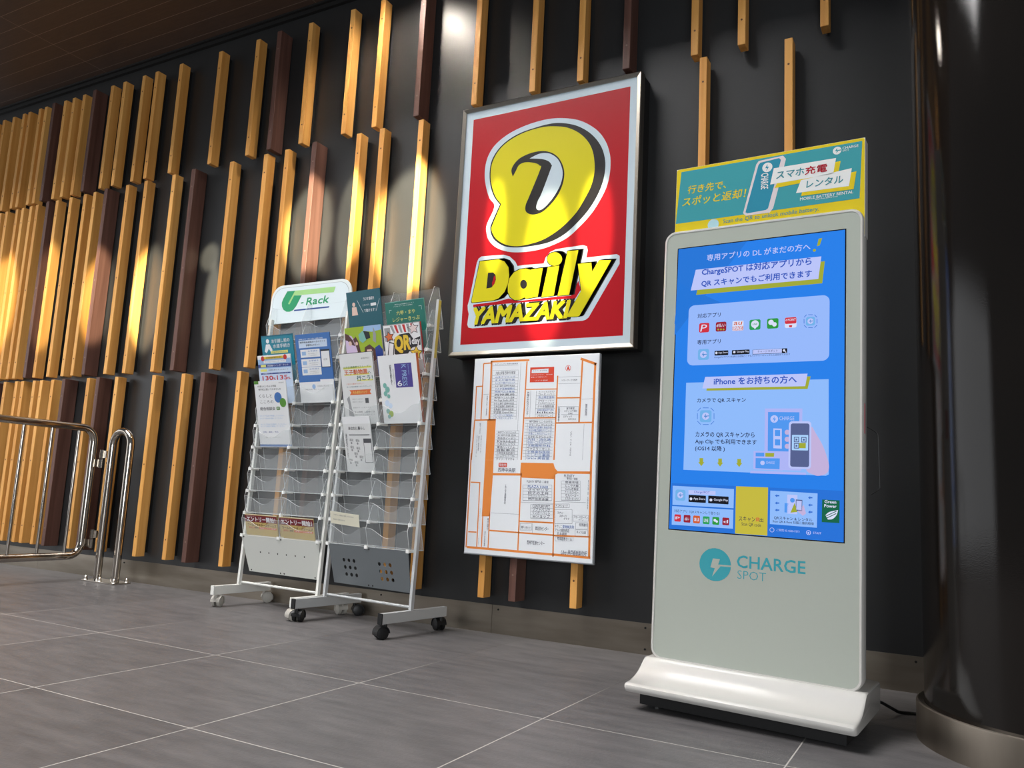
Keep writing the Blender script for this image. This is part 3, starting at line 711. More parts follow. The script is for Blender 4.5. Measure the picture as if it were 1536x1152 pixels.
    ('L', 'orange', 1, -273.4, -327.6, -233.3, -326.7, 5),
    ('L', 'orange', 1, -230.3, -121.9, -228.5, -385.2, 5),
    ('L', 'orange', 1, -275.9, -390.2, 279.5, -391.6, 9),
    ('L', 'orange', 1, -168.9, -86.2, -37.8, -83.7, 9),
    ('P', 'orange', 1, [-40.4, -35.9, 106.3, -34.7, 113.7, -54.1, 126.0, -66.2, 269.6, -63.1, 269.2, -73.1, 126.4, -75.1, 115.4, -80.5, 111.4, -97.7, -32.6, -96.3, -41.6, -80.6]),
    ('L', 'orange', 1, -37.2, -79.7, -35.7, -386.0, 6),
    ('L', 'orange', 1, 114.0, -79.4, 121.2, -399.2, 6),
    ('L', 'orange', 1, 268.8, -18.9, 274.1, -390.6, 9),
    ('L', 'orange', 1, -33.9, -271.0, 115.1, -269.2, 6),
    ('L', 'orange', 1, -171.7, -315.8, 117.4, -316.8, 6),
    ('L', 'orange', 1, 117.4, -317.9, 273.6, -313.5, 6),
    ('R', 'vermil', 2, -144.5, -55.6, -104.6, -38.1, 4),
    ('T', 'white', 3, '現在地', -141.0, -52.3, -108.1, -41.4, 0, 0, 0),
    ('T', 'navy', 3, '西神中央駅', -146.6, -75.9, -64.3, -58.5, 0, 0, 0),
    ('T', 'navy', 3, 'エクセル西神中央', -110.1, -205.8, -101.7, -127.6, 0, 0, -90),
    ('T', 'navy', 3, 'PLENTY 専門店 二番館', -9.0, -115.7, 87.8, -104.7, 0, 0, 0),
    ('L', 'line', 2, -26.5, -125.8, 103.8, -121.3, 0.8),
    ('L', 'line', 2, 103.8, -121.3, 106.7, -182.4, 0.8),
    ('L', 'line', 2, 106.7, -182.4, -23.2, -188.1, 0.8),
    ('L', 'line', 2, -23.2, -188.1, -26.5, -125.8, 0.8),
    ('L', 'line', 2, -25.8, -138.5, 102.3, -135.3, 0.7),
    ('T', 'blue', 3, 'PLAZA HAIR', -3.5, -136.1, 88.8, -125.7, 0, 0, 0),
    ('L', 'line', 2, -25.2, -150.7, 102.9, -147.3, 0.7),
    ('T', 'navy', 3, 'サイゼリヤ', -2.8, -148.3, 89.4, -137.7, 0, 0, 0),
    ('L', 'line', 2, -24.5, -162.9, 103.5, -159.3, 0.7),
    ('T', 'navy', 3, '餃子の王将', -2.2, -160.4, 90.0, -149.8, 0, 0, 0),
    ('L', 'line', 2, -23.9, -175.1, 104.0, -171.3, 0.7),
    ('T', 'navy', 3, 'サーティワン アイスクリーム', -1.6, -172.6, 90.5, -161.8, 0, 0, 0),
    ('L', 'line', 2, -23.2, -187.3, 104.6, -183.2, 0.7),
    ('T', 'navy', 3, '神戸信用金庫', -0.9, -184.7, 91.1, -173.8, 0, 0, 0),
    ('L', 'line', 2, -33.6, -194.8, 113.7, -193.6, 0.8),
    ('L', 'line', 2, -169.1, -244.6, -38.1, -243.8, 0.8),
    ('L', 'line', 2, 12.5, -202.2, 111.8, -197.6, 0.8),
    ('L', 'line', 2, 111.8, -197.6, 114.3, -251.3, 0.8),
    ('L', 'line', 2, 114.3, -251.3, 15.3, -256.6, 0.8),
    ('L', 'line', 2, 15.3, -256.6, 12.5, -202.2, 0.8),
    ('T', 'navy', 3, 'CENTURY PET', 22.0, -214.2, 99.0, -201.3, 0, 0, 0),
    ('L', 'line', 2, 12.3, -216.2, 111.2, -213.0, 0.7),
    ('T', 'navy', 3, 'ソフトバンク', 22.7, -227.0, 99.6, -214.0, 0, 0, 0),
    ('L', 'line', 2, 13.0, -229.1, 111.8, -225.7, 0.7),
    ('T', 'navy', 3, 'リンガーハット', 23.3, -239.8, 100.2, -226.6, 0, 0, 0),
    ('L', 'line', 2, 13.7, -241.9, 112.4, -238.3, 0.7),
    ('T', 'navy', 3, 'auショップ', 24.0, -252.6, 100.8, -239.3, 0, 0, 0),
    ('L', 'line', 2, 14.3, -254.7, 113.0, -250.9, 0.7),
    ('L', 'line', 2, -30.8, -279.4, 20.8, -276.5, 0.8),
    ('L', 'line', 2, 20.8, -276.5, 22.2, -302.8, 0.8),
    ('L', 'line', 2, 22.2, -302.8, -29.3, -305.9, 0.8),
    ('L', 'line', 2, -29.3, -305.9, -30.8, -279.4, 0.8),
    ('T', 'navy', 3, '神戸 トヨペット', -25.1, -301.0, 16.9, -287.6, 0, 0, 0),
    ('T', 'navy', 3, '西区民センター', 38.4, -301.8, 98.7, -287.4, 0, 0, 0),
    ('L', 'line', 2, 25.1, -273.5, 25.8, -314.1, 0.8),
    ('T', 'navy', 3, '西神戸医療センター', 3.9, -360.0, 82.0, -343.2, 0, 0, 0),
    ('T', 'navy', 3, 'PLENTY', 155.4, -88.6, 200.4, -78.1, 0, 0, 0),
    ('T', 'navy', 3, '専門店 一番館', 167.3, -98.3, 213.5, -89.2, 0, 0, 0),
    ('L', 'line', 2, 144.0, -103.7, 225.3, -101.1, 0.8),
    ('L', 'line', 2, 225.3, -101.1, 228.4, -175.2, 0.8),
    ('L', 'line', 2, 228.4, -175.2, 147.4, -178.7, 0.8),
    ('L', 'line', 2, 147.4, -178.7, 144.0, -103.7, 0.8),
    ('T', 'navy', 3, '整備市場', 161.6, -113.1, 218.3, -103.6, 0, 0, 0),
    ('L', 'line', 2, 144.6, -116.0, 225.0, -114.0, 0.7),
    ('T', 'navy', 3, 'とこや大輔', 162.1, -125.8, 218.8, -116.2, 0, 0, 0),
    ('L', 'line', 2, 145.2, -128.7, 225.6, -126.6, 0.7),
    ('T', 'navy', 3, 'CoCo壱番屋', 162.7, -138.5, 219.4, -128.7, 0, 0, 0),
    ('L', 'line', 2, 145.7, -141.4, 226.1, -139.2, 0.7),
    ('T', 'navy', 3, 'ドトールコーヒー', 163.3, -151.1, 219.9, -141.3, 0, 0, 0),
    ('L', 'line', 2, 146.3, -154.1, 226.6, -151.7, 0.7),
    ('T', 'navy', 3, 'モスバーガー', 163.8, -163.8, 220.4, -153.8, 0, 0, 0),
    ('L', 'line', 2, 146.9, -166.8, 227.1, -164.2, 0.7),
    ('T', 'navy', 3, 'ミスタードーナツ', 164.4, -176.4, 220.9, -166.4, 0, 0, 0),
    ('L', 'line', 2, 147.5, -179.4, 227.6, -176.7, 0.7),
    ('L', 'line', 2, 119.8, -185.7, 252.8, -183.5, 0.8),
    ('L', 'line', 2, 121.6, -195.2, 182.9, -192.4, 0.8),
    ('L', 'line', 2, 182.9, -192.4, 183.5, -206.5, 0.8),
    ('L', 'line', 2, 183.5, -206.5, 122.2, -209.4, 0.8),
    ('L', 'line', 2, 122.2, -209.4, 121.6, -195.2, 0.8),
    ('T', 'navy', 3, 'ドコモショップ', 126.4, -206.5, 175.8, -195.4, 0, 0, 0),
    ('L', 'line', 2, 121.3, -216.4, 195.6, -212.7, 0.8),
    ('L', 'line', 2, 195.6, -212.7, 197.9, -267.5, 0.8),
    ('L', 'line', 2, 197.9, -267.5, 123.8, -271.8, 0.8),
    ('L', 'line', 2, 123.8, -271.8, 121.3, -216.4, 0.8),
    ('T', 'navy', 3, 'コナン', 132.7, -231.9, 158.0, -224.1, 0, 0, 0),
    ('T', 'navy', 3, 'スポーツ', 141.9, -245.2, 173.3, -234.8, 0, 0, 0),
    ('T', 'navy', 3, 'クラブ', 161.5, -254.4, 185.2, -245.5, 0, 0, 0),
    ('L', 'line', 2, 200.7, -235.2, 265.1, -231.9, 0.8),
    ('L', 'line', 2, 265.1, -231.9, 265.9, -254.3, 0.8),
    ('L', 'line', 2, 265.9, -254.3, 201.7, -257.9, 0.8),
    ('L', 'line', 2, 201.7, -257.9, 200.7, -235.2, 0.8),
    ('T', 'navy', 3, 'アローマガーデン', 205.4, -246.3, 263.1, -235.7, 0, 0, 0),
    ('T', 'navy', 3, 'ケーノ', 224.6, -254.7, 245.0, -247.2, 0, 0, 0),
    ('T', 'navy', 3, 'なでしこ', 124.5, -285.9, 153.9, -275.8, 0, 0, 0),
    ('T', 'blue', 3, '整骨鍼灸院', 157.4, -287.0, 206.6, -274.6, 0, 0, 0),
    ('T', 'navy', 3, 'アルス薬剤西店', 125.3, -302.2, 187.1, -289.0, 0, 0, 0),
    ('T', 'navy', 3, '日本調剤', 136.5, -314.8, 176.3, -302.8, 0, 0, 0),
    ('L', 'line', 2, 212.4, -262.9, 264.1, -260.0, 0.8),
    ('L', 'line', 2, 264.1, -260.0, 265.1, -284.3, 0.8),
    ('L', 'line', 2, 265.1, -284.3, 213.4, -287.4, 0.8),
    ('L', 'line', 2, 213.4, -287.4, 212.4, -262.9, 0.8),
    ('T', 'navy', 3, '但馬銀行', 227.5, -275.3, 264.2, -263.8, 0, 0, 0),
    ('L', 'line', 2, 211.5, -290.5, 265.2, -287.2, 0.8),
    ('L', 'line', 2, 265.2, -287.2, 266.1, -311.0, 0.8),
    ('L', 'line', 2, 266.1, -311.0, 212.5, -314.5, 0.8),
    ('L', 'line', 2, 212.5, -314.5, 211.5, -290.5, 0.8),
    ('T', 'navy', 3, 'ネッツ兵庫', 218.3, -304.0, 257.2, -293.0, 0, 0, 0),
    ('L', 'line', 2, 127.5, -323.0, 204.3, -318.0, 0.8),
    ('L', 'line', 2, 204.3, -318.0, 204.9, -333.0, 0.8),
    ('L', 'line', 2, 204.9, -333.0, 128.2, -338.2, 0.8),
    ('L', 'line', 2, 128.2, -338.2, 127.5, -323.0, 0.8),
    ('T', 'navy', 3, '地域医療ホール', 135.3, -333.9, 200.2, -320.2, 0, 0, 0),
    ('T', 'navy', 3, 'Libra 神戸看板製作所', 156.9, -389.0, 263.4, -368.1, 0.2, 0, 0),
    ('T', 'navy', 3, '神戸市地下鉄 西神中央駅', 258.8, -209.6, 262.6, -96.1, 0, 0, -90),
    ('T', 'navy', 3, '西神マンション 三番館', -221.8, -379.6, -220.6, -229.0, 0, 0, -90),
    ('T', 'navy', 3, '神戸銀行', -184.8, -315.4, -177.2, -265.0, 0, 0, -90),
    ('T', 'navy', 3, '神戸信用金庫', -194.7, -381.7, -189.3, -319.6, 0, 0, -90),
]
ART['topper'] = [
    ('P', 'teal', 2, [-242.8, 1590.5, 284.6, 1590.7, 278.0, 1425.2, -255.9, 1423.3]),
    ('T', 'yellow', 4, '行き先で、', -219.3, 1514.6, -97.7, 1538.2, 0.15, 0.02, 0),
    ('T', 'yellow', 4, 'スポッと返却！', -234.3, 1475.9, -38.2, 1504.1, 0.15, 0.02, 0),
    ('P', 'pinkw', 3, [-45.1, 1428.1, -8.9, 1573.9, -1.5, 1583.7, 69.3, 1587.2, 77.7, 1576.0, 43.0, 1430.7, 32.9, 1419.1, -36.4, 1419.3]),
    ('P', 'teal2', 4, [-37.9, 1430.1, -2.1, 1571.3, 3.7, 1577.4, 57.9, 1581.8, 63.4, 1575.5, 28.6, 1432.9, 22.4, 1428.5, -32.2, 1425.8]),
    ('C', 'white', 5, 24.2, 1559.1, 14.7),
    ('P', 'teal2', 6, [24.9, 1569.2, 18.0, 1557.1, 23.4, 1557.0, 21.1, 1547.6, 29.2, 1560.4, 24.2, 1560.4]),
    ('T', 'white', 5, 'CHARGE', 6.6, 1493.4, 27.5, 1542.1, 0, 0.02, -90),
    ('P', 'yellow', 5, [46.2, 1491.4, 66.1, 1532.0, 228.5, 1542.2, 220.4, 1499.2]),
    ('P', 'yellow', 5, [121.6, 1455.7, 131.1, 1490.7, 270.0, 1504.6, 262.7, 1453.7]),
    ('P', 'white', 6, [33.5, 1504.5, 43.1, 1552.7, 216.2, 1552.9, 208.9, 1507.5]),
    ('P', 'white', 6, [107.5, 1466.5, 121.0, 1503.1, 258.0, 1515.8, 250.7, 1464.8]),
    ('T', 'tealt', 8, 'スマホ', 51.9, 1517.7, 129.8, 1537.5, 0.1, 0.03, 0),
    ('T', 'crim', 8, '充電', 132.8, 1517.1, 192.5, 1541.0, 0.1, 0.03, 0),
    ('T', 'tealt', 8, 'レンタル', 137.2, 1476.8, 235.5, 1498.7, 0.1, 0.03, 0),
    ('T', 'white', 4, 'MOBILE BATTERY RENTAL', 119.0, 1442.3, 262.0, 1447.6, 0, 0.02, 0),
    ('T', 'white', 4, 'Smart Phone Battery Rental', 161.2, 1436.8, 220.7, 1437.4, 0, 0, 0),
    ('T', 'tealt', 4, 'Scan the QR to unlock mobile battery.', -105.2, 1401.1, 171.2, 1402.7, 0.1, 0.01, 0),
    ('C', 'pale', 4, -135.4, 1405.2, 17.2),
    ('C', 'white', 4, 218.8, 1574.5, 11.5),
    ('P', 'teal', 5, [219.1, 1582.1, 213.0, 1573.9, 218.0, 1573.4, 216.2, 1566.5, 223.7, 1574.9, 219.2, 1575.3]),
    ('L', 'teal', 5, 219.9, 1574.3, 229.1, 1574.7, 3),
    ('T', 'white', 4, 'CHARGE', 233.3, 1575.2, 274.6, 1580.8, 0, 0.02, 0),
    ('T', 'white', 4, 'SPOT', 233.3, 1568.4, 250.3, 1571.1, 0, 0, 0),
]
ART['screen'] = [
    ('P', 'blue2', 2, [-237.8, 1334.6, -28.5, 1334.9, -242.8, 1065.3]),
    ('P', 'blue2', 2, [-233.8, 1231.6, -194.7, 1205.5, -101.9, 1157.7, -244.1, 1101.3]),
    ('T', 'lav', 4, '専用アプリの DL がまだの方へ', -147.5, 1288.5, 151.6, 1303.6, 0, 0.02, 0),
    ('P', 'lime', 4, [169.2, 1297.3, 173.7, 1318.6, 183.3, 1319.5, 176.9, 1298.9]),
    ('C', 'lime', 4, 162.7, 1286.3, 4.2),
    ('P', 'lime', 3, [-178.2, 1187.0, -164.4, 1253.0, 190.8, 1251.9, 184.4, 1189.3]),
    ('P', 'lav', 4, [-195.5, 1201.9, -181.6, 1265.1, 181.5, 1266.7, 173.9, 1202.7]),
    ('T', 'royal', 5, 'ChargeSPOT は対応アプリから', -161.8, 1241.9, 155.2, 1256.6, 0, 0.035, 0),
    ('T', 'royal', 5, 'QR スキャンでもご利用できます', -162.2, 1209.3, 156.3, 1226.0, 0, 0.035, 0),
    ('R', 'card', 3, -199.9, 971.5, 204.1, 1155.1, 18),
    ('T', 'inkk', 4, '対応アプリ', -171.5, 1114.3, -101.0, 1125.7, 0, 0.015, 0),
    ('R', 'red', 4, -165.6, 1069.8, -134.5, 1098.6, 5),
    ('T', 'white', 6, 'P', -159.9, 1073.0, -141.9, 1093.8, 0.2, 0, 0),
    ('R', 'dred', 4, -114.8, 1069.9, -83.0, 1098.7, 5),
    ('T', 'white', 6, 'd払い', -112.5, 1083.2, -85.4, 1091.1, 0, 0.02, 0),
    ('C', 'lime', 6, -106.7, 1076.3, 2.7),
    ('C', 'lime', 6, -98.8, 1075.9, 2.6),
    ('C', 'lime', 6, -91.0, 1075.4, 2.6),
    ('R', 'white', 4, -65.1, 1069.1, -32.6, 1098.4, 3),
    ('R', 'orng', 4, -64.7, 1069.5, -32.7, 1082.6, 1),
    ('T', 'orng', 6, 'au', -60.4, 1086.5, -36.8, 1095.3, 0.2, 0.03, 0),
    ('T', 'white', 6, 'PAY', -60.9, 1071.9, -35.6, 1079.8, 0, 0.03, 0),
    ('R', 'green', 4, -15.2, 1068.7, 16.5, 1099.0, 5),
    ('C', 'white', 5, 0.7, 1085.6, 11.1),
    ('P', 'white', 5, [-4.2, 1077.4, 5.4, 1076.8, 1.0, 1070.3]),
    ('T', 'green', 6, 'LINE', -5.9, 1083.0, 7.7, 1088.1, 0, 0.03, 0),
    ('R', 'green2', 4, 35.1, 1069.5, 67.0, 1098.9, 5),
    ('C', 'white', 5, 46.2, 1087.7, 7.6),
    ('C', 'white', 6, 56.0, 1081.2, 6.3),
    ('R', 'white', 4, 84.7, 1068.6, 116.7, 1098.9, 5),
    ('R', 'red', 5, 84.9, 1080.2, 116.3, 1098.5, 4),
    ('T', 'white', 6, 'd POINT', 86.8, 1088.4, 114.8, 1094.8, 0, 0.02, 0),
    ('P', 'red', 5, [96.1, 1076.2, 105.2, 1076.0, 104.1, 1069.8, 97.0, 1070.3]),
    ('R', 'sky', 4, 142.0, 1071.6, 166.5, 1096.2, 6),
    ('C', 'lav', 5, 154.3, 1084.0, 8.1),
    ('P', 'sky2', 6, [155.0, 1089.8, 150.6, 1082.6, 154.3, 1082.9, 153.1, 1077.5, 157.7, 1085.0, 154.3, 1084.7]),
    ('L', 'sky2', 6, 155.1, 1083.9, 161.9, 1084.3, 2),
    ('L', 'royal2', 4, 148.0, 1102.8, 160.1, 1101.9, 1.6),
    ('L', 'royal2', 4, 136.8, 1091.6, 137.0, 1078.6, 1.6),
    ('L', 'royal2', 4, 136.8, 1096.2, 143.7, 1103.1, 1.6),
    ('L', 'royal2', 4, 137.0, 1074.0, 144.1, 1066.2, 1.6),
    ('L', 'royal2', 4, 148.4, 1066.0, 160.5, 1065.2, 1.6),
    ('L', 'royal2', 4, 171.4, 1089.2, 171.6, 1076.4, 1.6),
    ('L', 'royal2', 4, 171.4, 1093.8, 164.5, 1101.6, 1.6),
    ('L', 'royal2', 4, 171.6, 1071.8, 164.8, 1065.0, 1.6),
    ('T', 'inkk', 4, '専用アプリ', -169.9, 1033.9, -98.9, 1046.0, 0, 0.015, 0),
    ('R', 'sky', 4, -166.7, 986.9, -133.1, 1019.5, 6),
    ('C', 'lav', 5, -149.9, 1003.3, 10.5),
    ('P', 'sky2', 6, [-149.2, 1010.9, -155.0, 1001.4, -149.8, 1001.9, -151.3, 994.8, -145.1, 1004.7, -149.9, 1004.3]),
    ('L', 'sky2', 6, -149.0, 1003.2, -139.2, 1003.7, 2),
    ('R', 'black', 4, -116.3, 998.4, -75.2, 1012.5, 2),
    ('T', 'white', 5, 'App Store', -104.8, 1002.7, -76.8, 1006.5, 0, 0.01, 0),
    ('C', 'white', 5, -110.7, 1006.1, 3.5),
    ('R', 'black', 4, -64.7, 998.7, -13.2, 1012.2, 2),
    ('T', 'white', 5, 'Google Play', -50.1, 1002.8, -14.8, 1006.3, 0, 0.01, 0),
    ('C', 'white', 5, -57.5, 1006.3, 3.5),
    ('R', 'black', 4, -4.6, 997.0, 92.3, 1010.6, 0),
    ('R', 'lav', 5, -3.4, 998.2, 77.6, 1010.0, 0),
    ('T', 'inkk', 6, 'チャージスポット', 9.8, 1001.4, 66.5, 1007.2, 0, 0, 0),
    ('C', 'white', 5, 83.7, 1004.8, 3.3),
    ('L', 'white', 5, 86.1, 1002.2, 89.3, 998.7, 2),
    ('T', 'inkk', 4, 'ChargeSPOTアプリを使えば全国どこでもバッテリーのレンタルと返却ができます', -117.0, 990.2, 100.5, 989.6, 0, 0, 0),
    ('C', 'blue3', 2, 76.1, 813.5, 95.0),
    ('P', 'card2', 3, [-200.7, 919.8, 203.3, 920.1, 205.2, 662.6, 198.1, 659.0, -200.8, 661.0]),
    ('P', 'lime', 4, [-138.0, 894.6, -132.8, 928.9, 156.4, 929.2, 148.5, 894.2]),
    ('P', 'lav', 5, [-150.0, 901.4, -142.5, 935.7, 148.0, 936.8, 142.2, 902.1]),
    ('T', 'royal', 6, 'iPhone をお持ちの方へ', -115.8, 910.9, 118.9, 928.5, 0, 0.035, 0),
    ('T', 'inkk', 4, 'カメラで QR スキャン', -164.9, 858.8, -21.0, 871.8, 0, 0.02, 0),
    ('R', 'sky', 4, -155.1, 801.9, -120.3, 836.8, 6),
    ('C', 'lav', 5, -137.7, 819.4, 10.8),
    ('P', 'sky2', 6, [-137.0, 827.3, -143.0, 817.3, -137.6, 818.0, -139.2, 810.7, -132.7, 821.1, -137.7, 820.5]),
    ('L', 'sky2', 6, -136.7, 819.4, -126.6, 820.3, 2),
    ('L', 'royal2', 4, -147.2, 844.0, -129.6, 843.8, 1.6),
    ('L', 'royal2', 4, -163.1, 828.0, -162.6, 810.8, 1.6),
    ('L', 'royal2', 4, -163.3, 834.2, -153.5, 844.0, 1.6),
    ('L', 'royal2', 4, -162.4, 804.7, -152.0, 794.9, 1.6),
    ('L', 'royal2', 4, -145.7, 794.9, -128.2, 795.0, 1.6),
    ('L', 'royal2', 4, -113.0, 827.9, -112.5, 810.9, 1.6),
    ('L', 'royal2', 4, -113.2, 834.0, -123.4, 843.8, 1.6),
    ('L', 'royal2', 4, -112.3, 804.8, -122.0, 795.1, 1.6),
    ('T', 'inkk', 4, 'カメラの QR スキャンから', -166.6, 757.2, 5.9, 773.6, 0, 0.02, 0),
    ('T', 'inkk', 4, 'App Clip でも利用できます', -166.9, 736.5, 12.4, 752.5, 0, 0.02, 0),
    ('T', 'inkk', 4, '(iOS14 以降 )', -166.7, 715.9, -78.7, 730.9, 0, 0.02, 0),
    ('P', 'lime', 4, [-152.9, 696.7, -141.6, 697.0, -141.3, 685.2, -137.5, 685.3, -146.5, 673.3, -156.3, 684.8, -152.5, 684.9]),
    ('P', 'lime', 4, [-97.0, 696.8, -86.0, 697.1, -85.7, 685.5, -82.1, 685.6, -90.9, 673.7, -100.4, 685.1, -96.7, 685.2]),
    ('P', 'lime', 4, [-41.7, 697.0, -31.0, 697.3, -30.7, 685.8, -27.2, 686.0, -35.8, 674.2, -45.0, 685.4, -41.4, 685.5]),
    ('P', 'lilac', 4, [33.5, 840.9, 135.4, 840.3, 134.5, 670.5, 34.9, 669.2]),
    ('P', 'mid', 5, [42.3, 831.1, 127.7, 829.9, 126.9, 721.3, 43.4, 721.6]),
    ('C', 'lav', 6, 59.9, 811.3, 10.5),
    ('P', 'mid', 7, [60.7, 818.8, 55.7, 809.1, 59.9, 810.0, 58.4, 802.6, 65.1, 812.6, 60.3, 812.2]),
    ('T', 'lav', 6, 'CHARGE', 74.1, 807.8, 114.1, 818.7, 0, 0, 0),
    ('P', 'lav', 6, [57.8, 785.0, 80.8, 784.3, 81.7, 728.9, 58.7, 729.7]),
    ('P', 'mid', 7, [62.1, 780.7, 76.7, 780.4, 76.9, 763.4, 62.4, 763.7]),
    ('P', 'mid', 7, [62.6, 754.6, 77.1, 754.3, 77.3, 737.5, 62.9, 737.6]),
    ('P', 'lilac', 5, [-3.3, 665.7, 146.9, 665.5, 147.0, 659.2, -4.1, 658.2]),
    ('P', 'lilac', 6, [4.3, 720.7, 86.0, 720.4, 84.7, 668.8, 4.5, 670.3]),
    ('P', 'mid', 7, [10.4, 701.1, 77.0, 702.0, 76.6, 671.9, 10.5, 672.7]),
    ('P', 'mid', 7, [10.1, 716.4, 34.0, 716.6, 34.2, 706.1, 10.3, 705.9]),
    ('P', 'lime', 7, [37.0, 716.2, 61.5, 716.3, 60.8, 705.9, 37.2, 705.7]),
    ('C', 'lav', 8, 29.8, 688.1, 6.1),
    ('T', 'lav', 8, 'CHARGE', 39.7, 685.8, 63.1, 693.5, 0, 0, 0),
    ('S', 'hand', 5, [143.5, 783.5, 161.9, 790.1, 172.2, 771.0, 188.6, 741.6, 200.9, 708.3, 205.9, 683.5, 201.2, 666.6, 185.3, 659.0, 167.2, 660.4, 144.7, 681.5]),
    ('C', 'hand', 7, 95.8, 774.5, 6.9),
    ('C', 'hand', 7, 96.1, 755.0, 7.0),
    ('C', 'hand', 7, 96.3, 735.7, 6.8),
    ('R', 'lav', 8, 100.1, 674.9, 159.7, 805.0, 9),
    ('R', 'slate', 9, 105.1, 680.2, 154.9, 799.0, 6),
    ('R', 'sky3', 10, 109.0, 725.2, 151.9, 767.4, 2),
    ('P', 'lime', 11, [127.5, 745.7, 146.0, 745.5, 145.8, 731.1, 127.6, 731.1]),
    ('R', 'slate', 11, 114.2, 747.2, 128.1, 761.9, 0),
    ('R', 'sky3', 12, 116.2, 749.3, 126.0, 759.8, 0),
    ('R', 'slate', 13, 118.7, 751.9, 123.6, 757.2, 0),
    ('R', 'slate', 11, 133.6, 747.0, 147.5, 761.8, 0),
    ('R', 'sky3', 12, 135.7, 749.2, 145.4, 759.6, 0),
    ('R', 'slate', 13, 138.1, 751.8, 143.0, 757.0, 0),
    ('R', 'slate', 11, 114.4, 730.0, 128.3, 744.8, 0),
    ('R', 'sky3', 12, 116.4, 732.2, 126.3, 742.6, 0),
    ('R', 'slate', 13, 118.9, 734.8, 123.8, 740.0, 0),
    ('P', 'blue4', 2, [-235.7, 620.6, 243.5, 621.0, 243.4, 488.4, -239.7, 488.5]),
    ('P', 'card2', 3, [-232.1, 613.0, -49.1, 612.0, -49.2, 558.1, -231.0, 557.2]),
    ('R', 'sky', 4, -222.8, 570.9, -192.1, 602.5, 6),
    ('C', 'lav', 5, -207.4, 586.7, 9.3),
    ('P', 'sky2', 6, [-206.7, 593.5, -212.1, 584.7, -207.4, 585.5, -208.8, 579.2, -203.1, 588.5, -207.5, 587.6]),
    ('L', 'sky2', 6, -206.5, 586.8, -197.7, 588.2, 2),
    ('P', 'lav', 4, [-183.1, 602.5, -102.3, 603.3, -102.0, 592.6, -182.7, 590.7]),
    ('T', 'royal', 5, 'ChargeSPOT', -166.2, 593.4, -119.7, 601.1, 0, 0, 0),
    ('R', 'black', 4, -182.0, 568.2, -130.0, 588.9, 2),
    ('T', 'white', 5, 'App Store', -167.3, 574.4, -131.7, 582.1, 0, 0.01, 0),
    ('C', 'white', 5, -174.8, 577.6, 4.0),
    ('R', 'black', 4, -123.4, 567.9, -63.8, 589.7, 2),
    ('T', 'white', 5, 'Google Play', -106.6, 574.4, -65.4, 582.6, 0, 0.01, 0),
    ('C', 'white', 5, -115.2, 577.7, 4.1),
    ('P', 'card2', 3, [-231.9, 553.5, -49.5, 553.8, -49.6, 501.1, -231.4, 499.5]),
    ('T', 'inkk', 4, '対応アプリ（QRスキャンして借りる）', -224.5, 535.8, -88.4, 544.8, 0, 0, 0),
    ('R', 'red', 4, -223.5, 509.6, -203.6, 530.3, 3),
    ('T', 'white', 6, 'P', -219.9, 515.7, -207.2, 523.8, 0, 0.02, 0),
    ('R', 'dred', 4, -195.2, 508.8, -174.6, 530.4, 3),
    ('T', 'white', 6, 'd払い', -191.6, 514.9, -178.2, 523.9, 0, 0.02, 0),
    ('R', 'orng', 4, -166.4, 508.6, -146.0, 530.5, 3),
    ('T', 'white', 6, 'au', -162.8, 514.6, -149.5, 524.0, 0, 0.02, 0),
    ('R', 'green', 4, -137.4, 508.4, -117.7, 530.1, 3),
    ('T', 'white', 6, 'LINE', -133.9, 514.4, -121.2, 523.7, 0, 0.02, 0),
    ('R', 'green2', 4, -109.3, 508.6, -89.4, 530.2, 3),
    ('R', 'dred', 4, -80.3, 509.3, -60.6, 530.4, 3),
    ('T', 'white', 6, 'd', -76.8, 515.3, -64.0, 524.0, 0, 0.02, 0),
    ('C', 'white', 6, -101.9, 521.0, 4.0),
    ('C', 'white', 7, -96.3, 517.9, 3.5),
    ('P', 'gold', 3, [-43.5, 620.2, 46.0, 620.8, 46.2, 489.1, -43.5, 488.1]),
    ('T', 'inkk', 5, 'スキャン', -33.3, 523.5, 12.3, 537.3, 0, 0.01, 0),
    ('T', 'red', 5, '貸', 13.4, 525.8, 24.0, 536.8, 0, 0.01, 0),
    ('T', 'inkk', 5, '出', 24.6, 524.9, 34.7, 535.8, 0, 0.01, 0),
    ('T', 'inkk', 5, 'Scan QR code', -25.5, 510.2, 28.6, 520.9, 0, 0, 0),
    ('P', 'card2', 3, [52.2, 612.5, 177.3, 611.1, 176.2, 520.2, 52.5, 521.3]),
    ('P', 'lav', 4, [98.2, 604.2, 125.1, 603.9, 124.9, 552.3, 98.1, 552.7]),
    ('P', 'lime', 5, [107.2, 555.4, 118.0, 582.5, 125.7, 558.6]),
    ('C', 'mid', 5, 112.1, 589.3, 6.3),
    ('P', 'mid', 4, [91.5, 580.5, 102.7, 580.3, 102.2, 555.0, 91.4, 555.6]),
    ('P', 'slate', 5, [121.1, 591.9, 138.3, 591.6, 137.9, 561.5, 121.1, 561.7]),
    ('P', 'lav', 6, [122.8, 589.0, 136.7, 588.6, 136.2, 564.3, 122.7, 564.7]),
    ('P', 'hand', 5, [125.6, 560.7, 141.8, 578.4, 148.1, 555.9, 140.1, 549.1]),
    ('P', 'royal2', 5, [65.1, 599.1, 71.0, 603.6, 71.0, 601.1, 76.9, 601.4, 76.9, 598.0, 71.1, 597.7, 71.1, 595.1]),
    ('P', 'royal2', 5, [65.4, 579.1, 71.3, 583.7, 71.3, 581.1, 77.2, 581.4, 77.3, 578.0, 71.4, 577.7, 71.4, 575.2]),
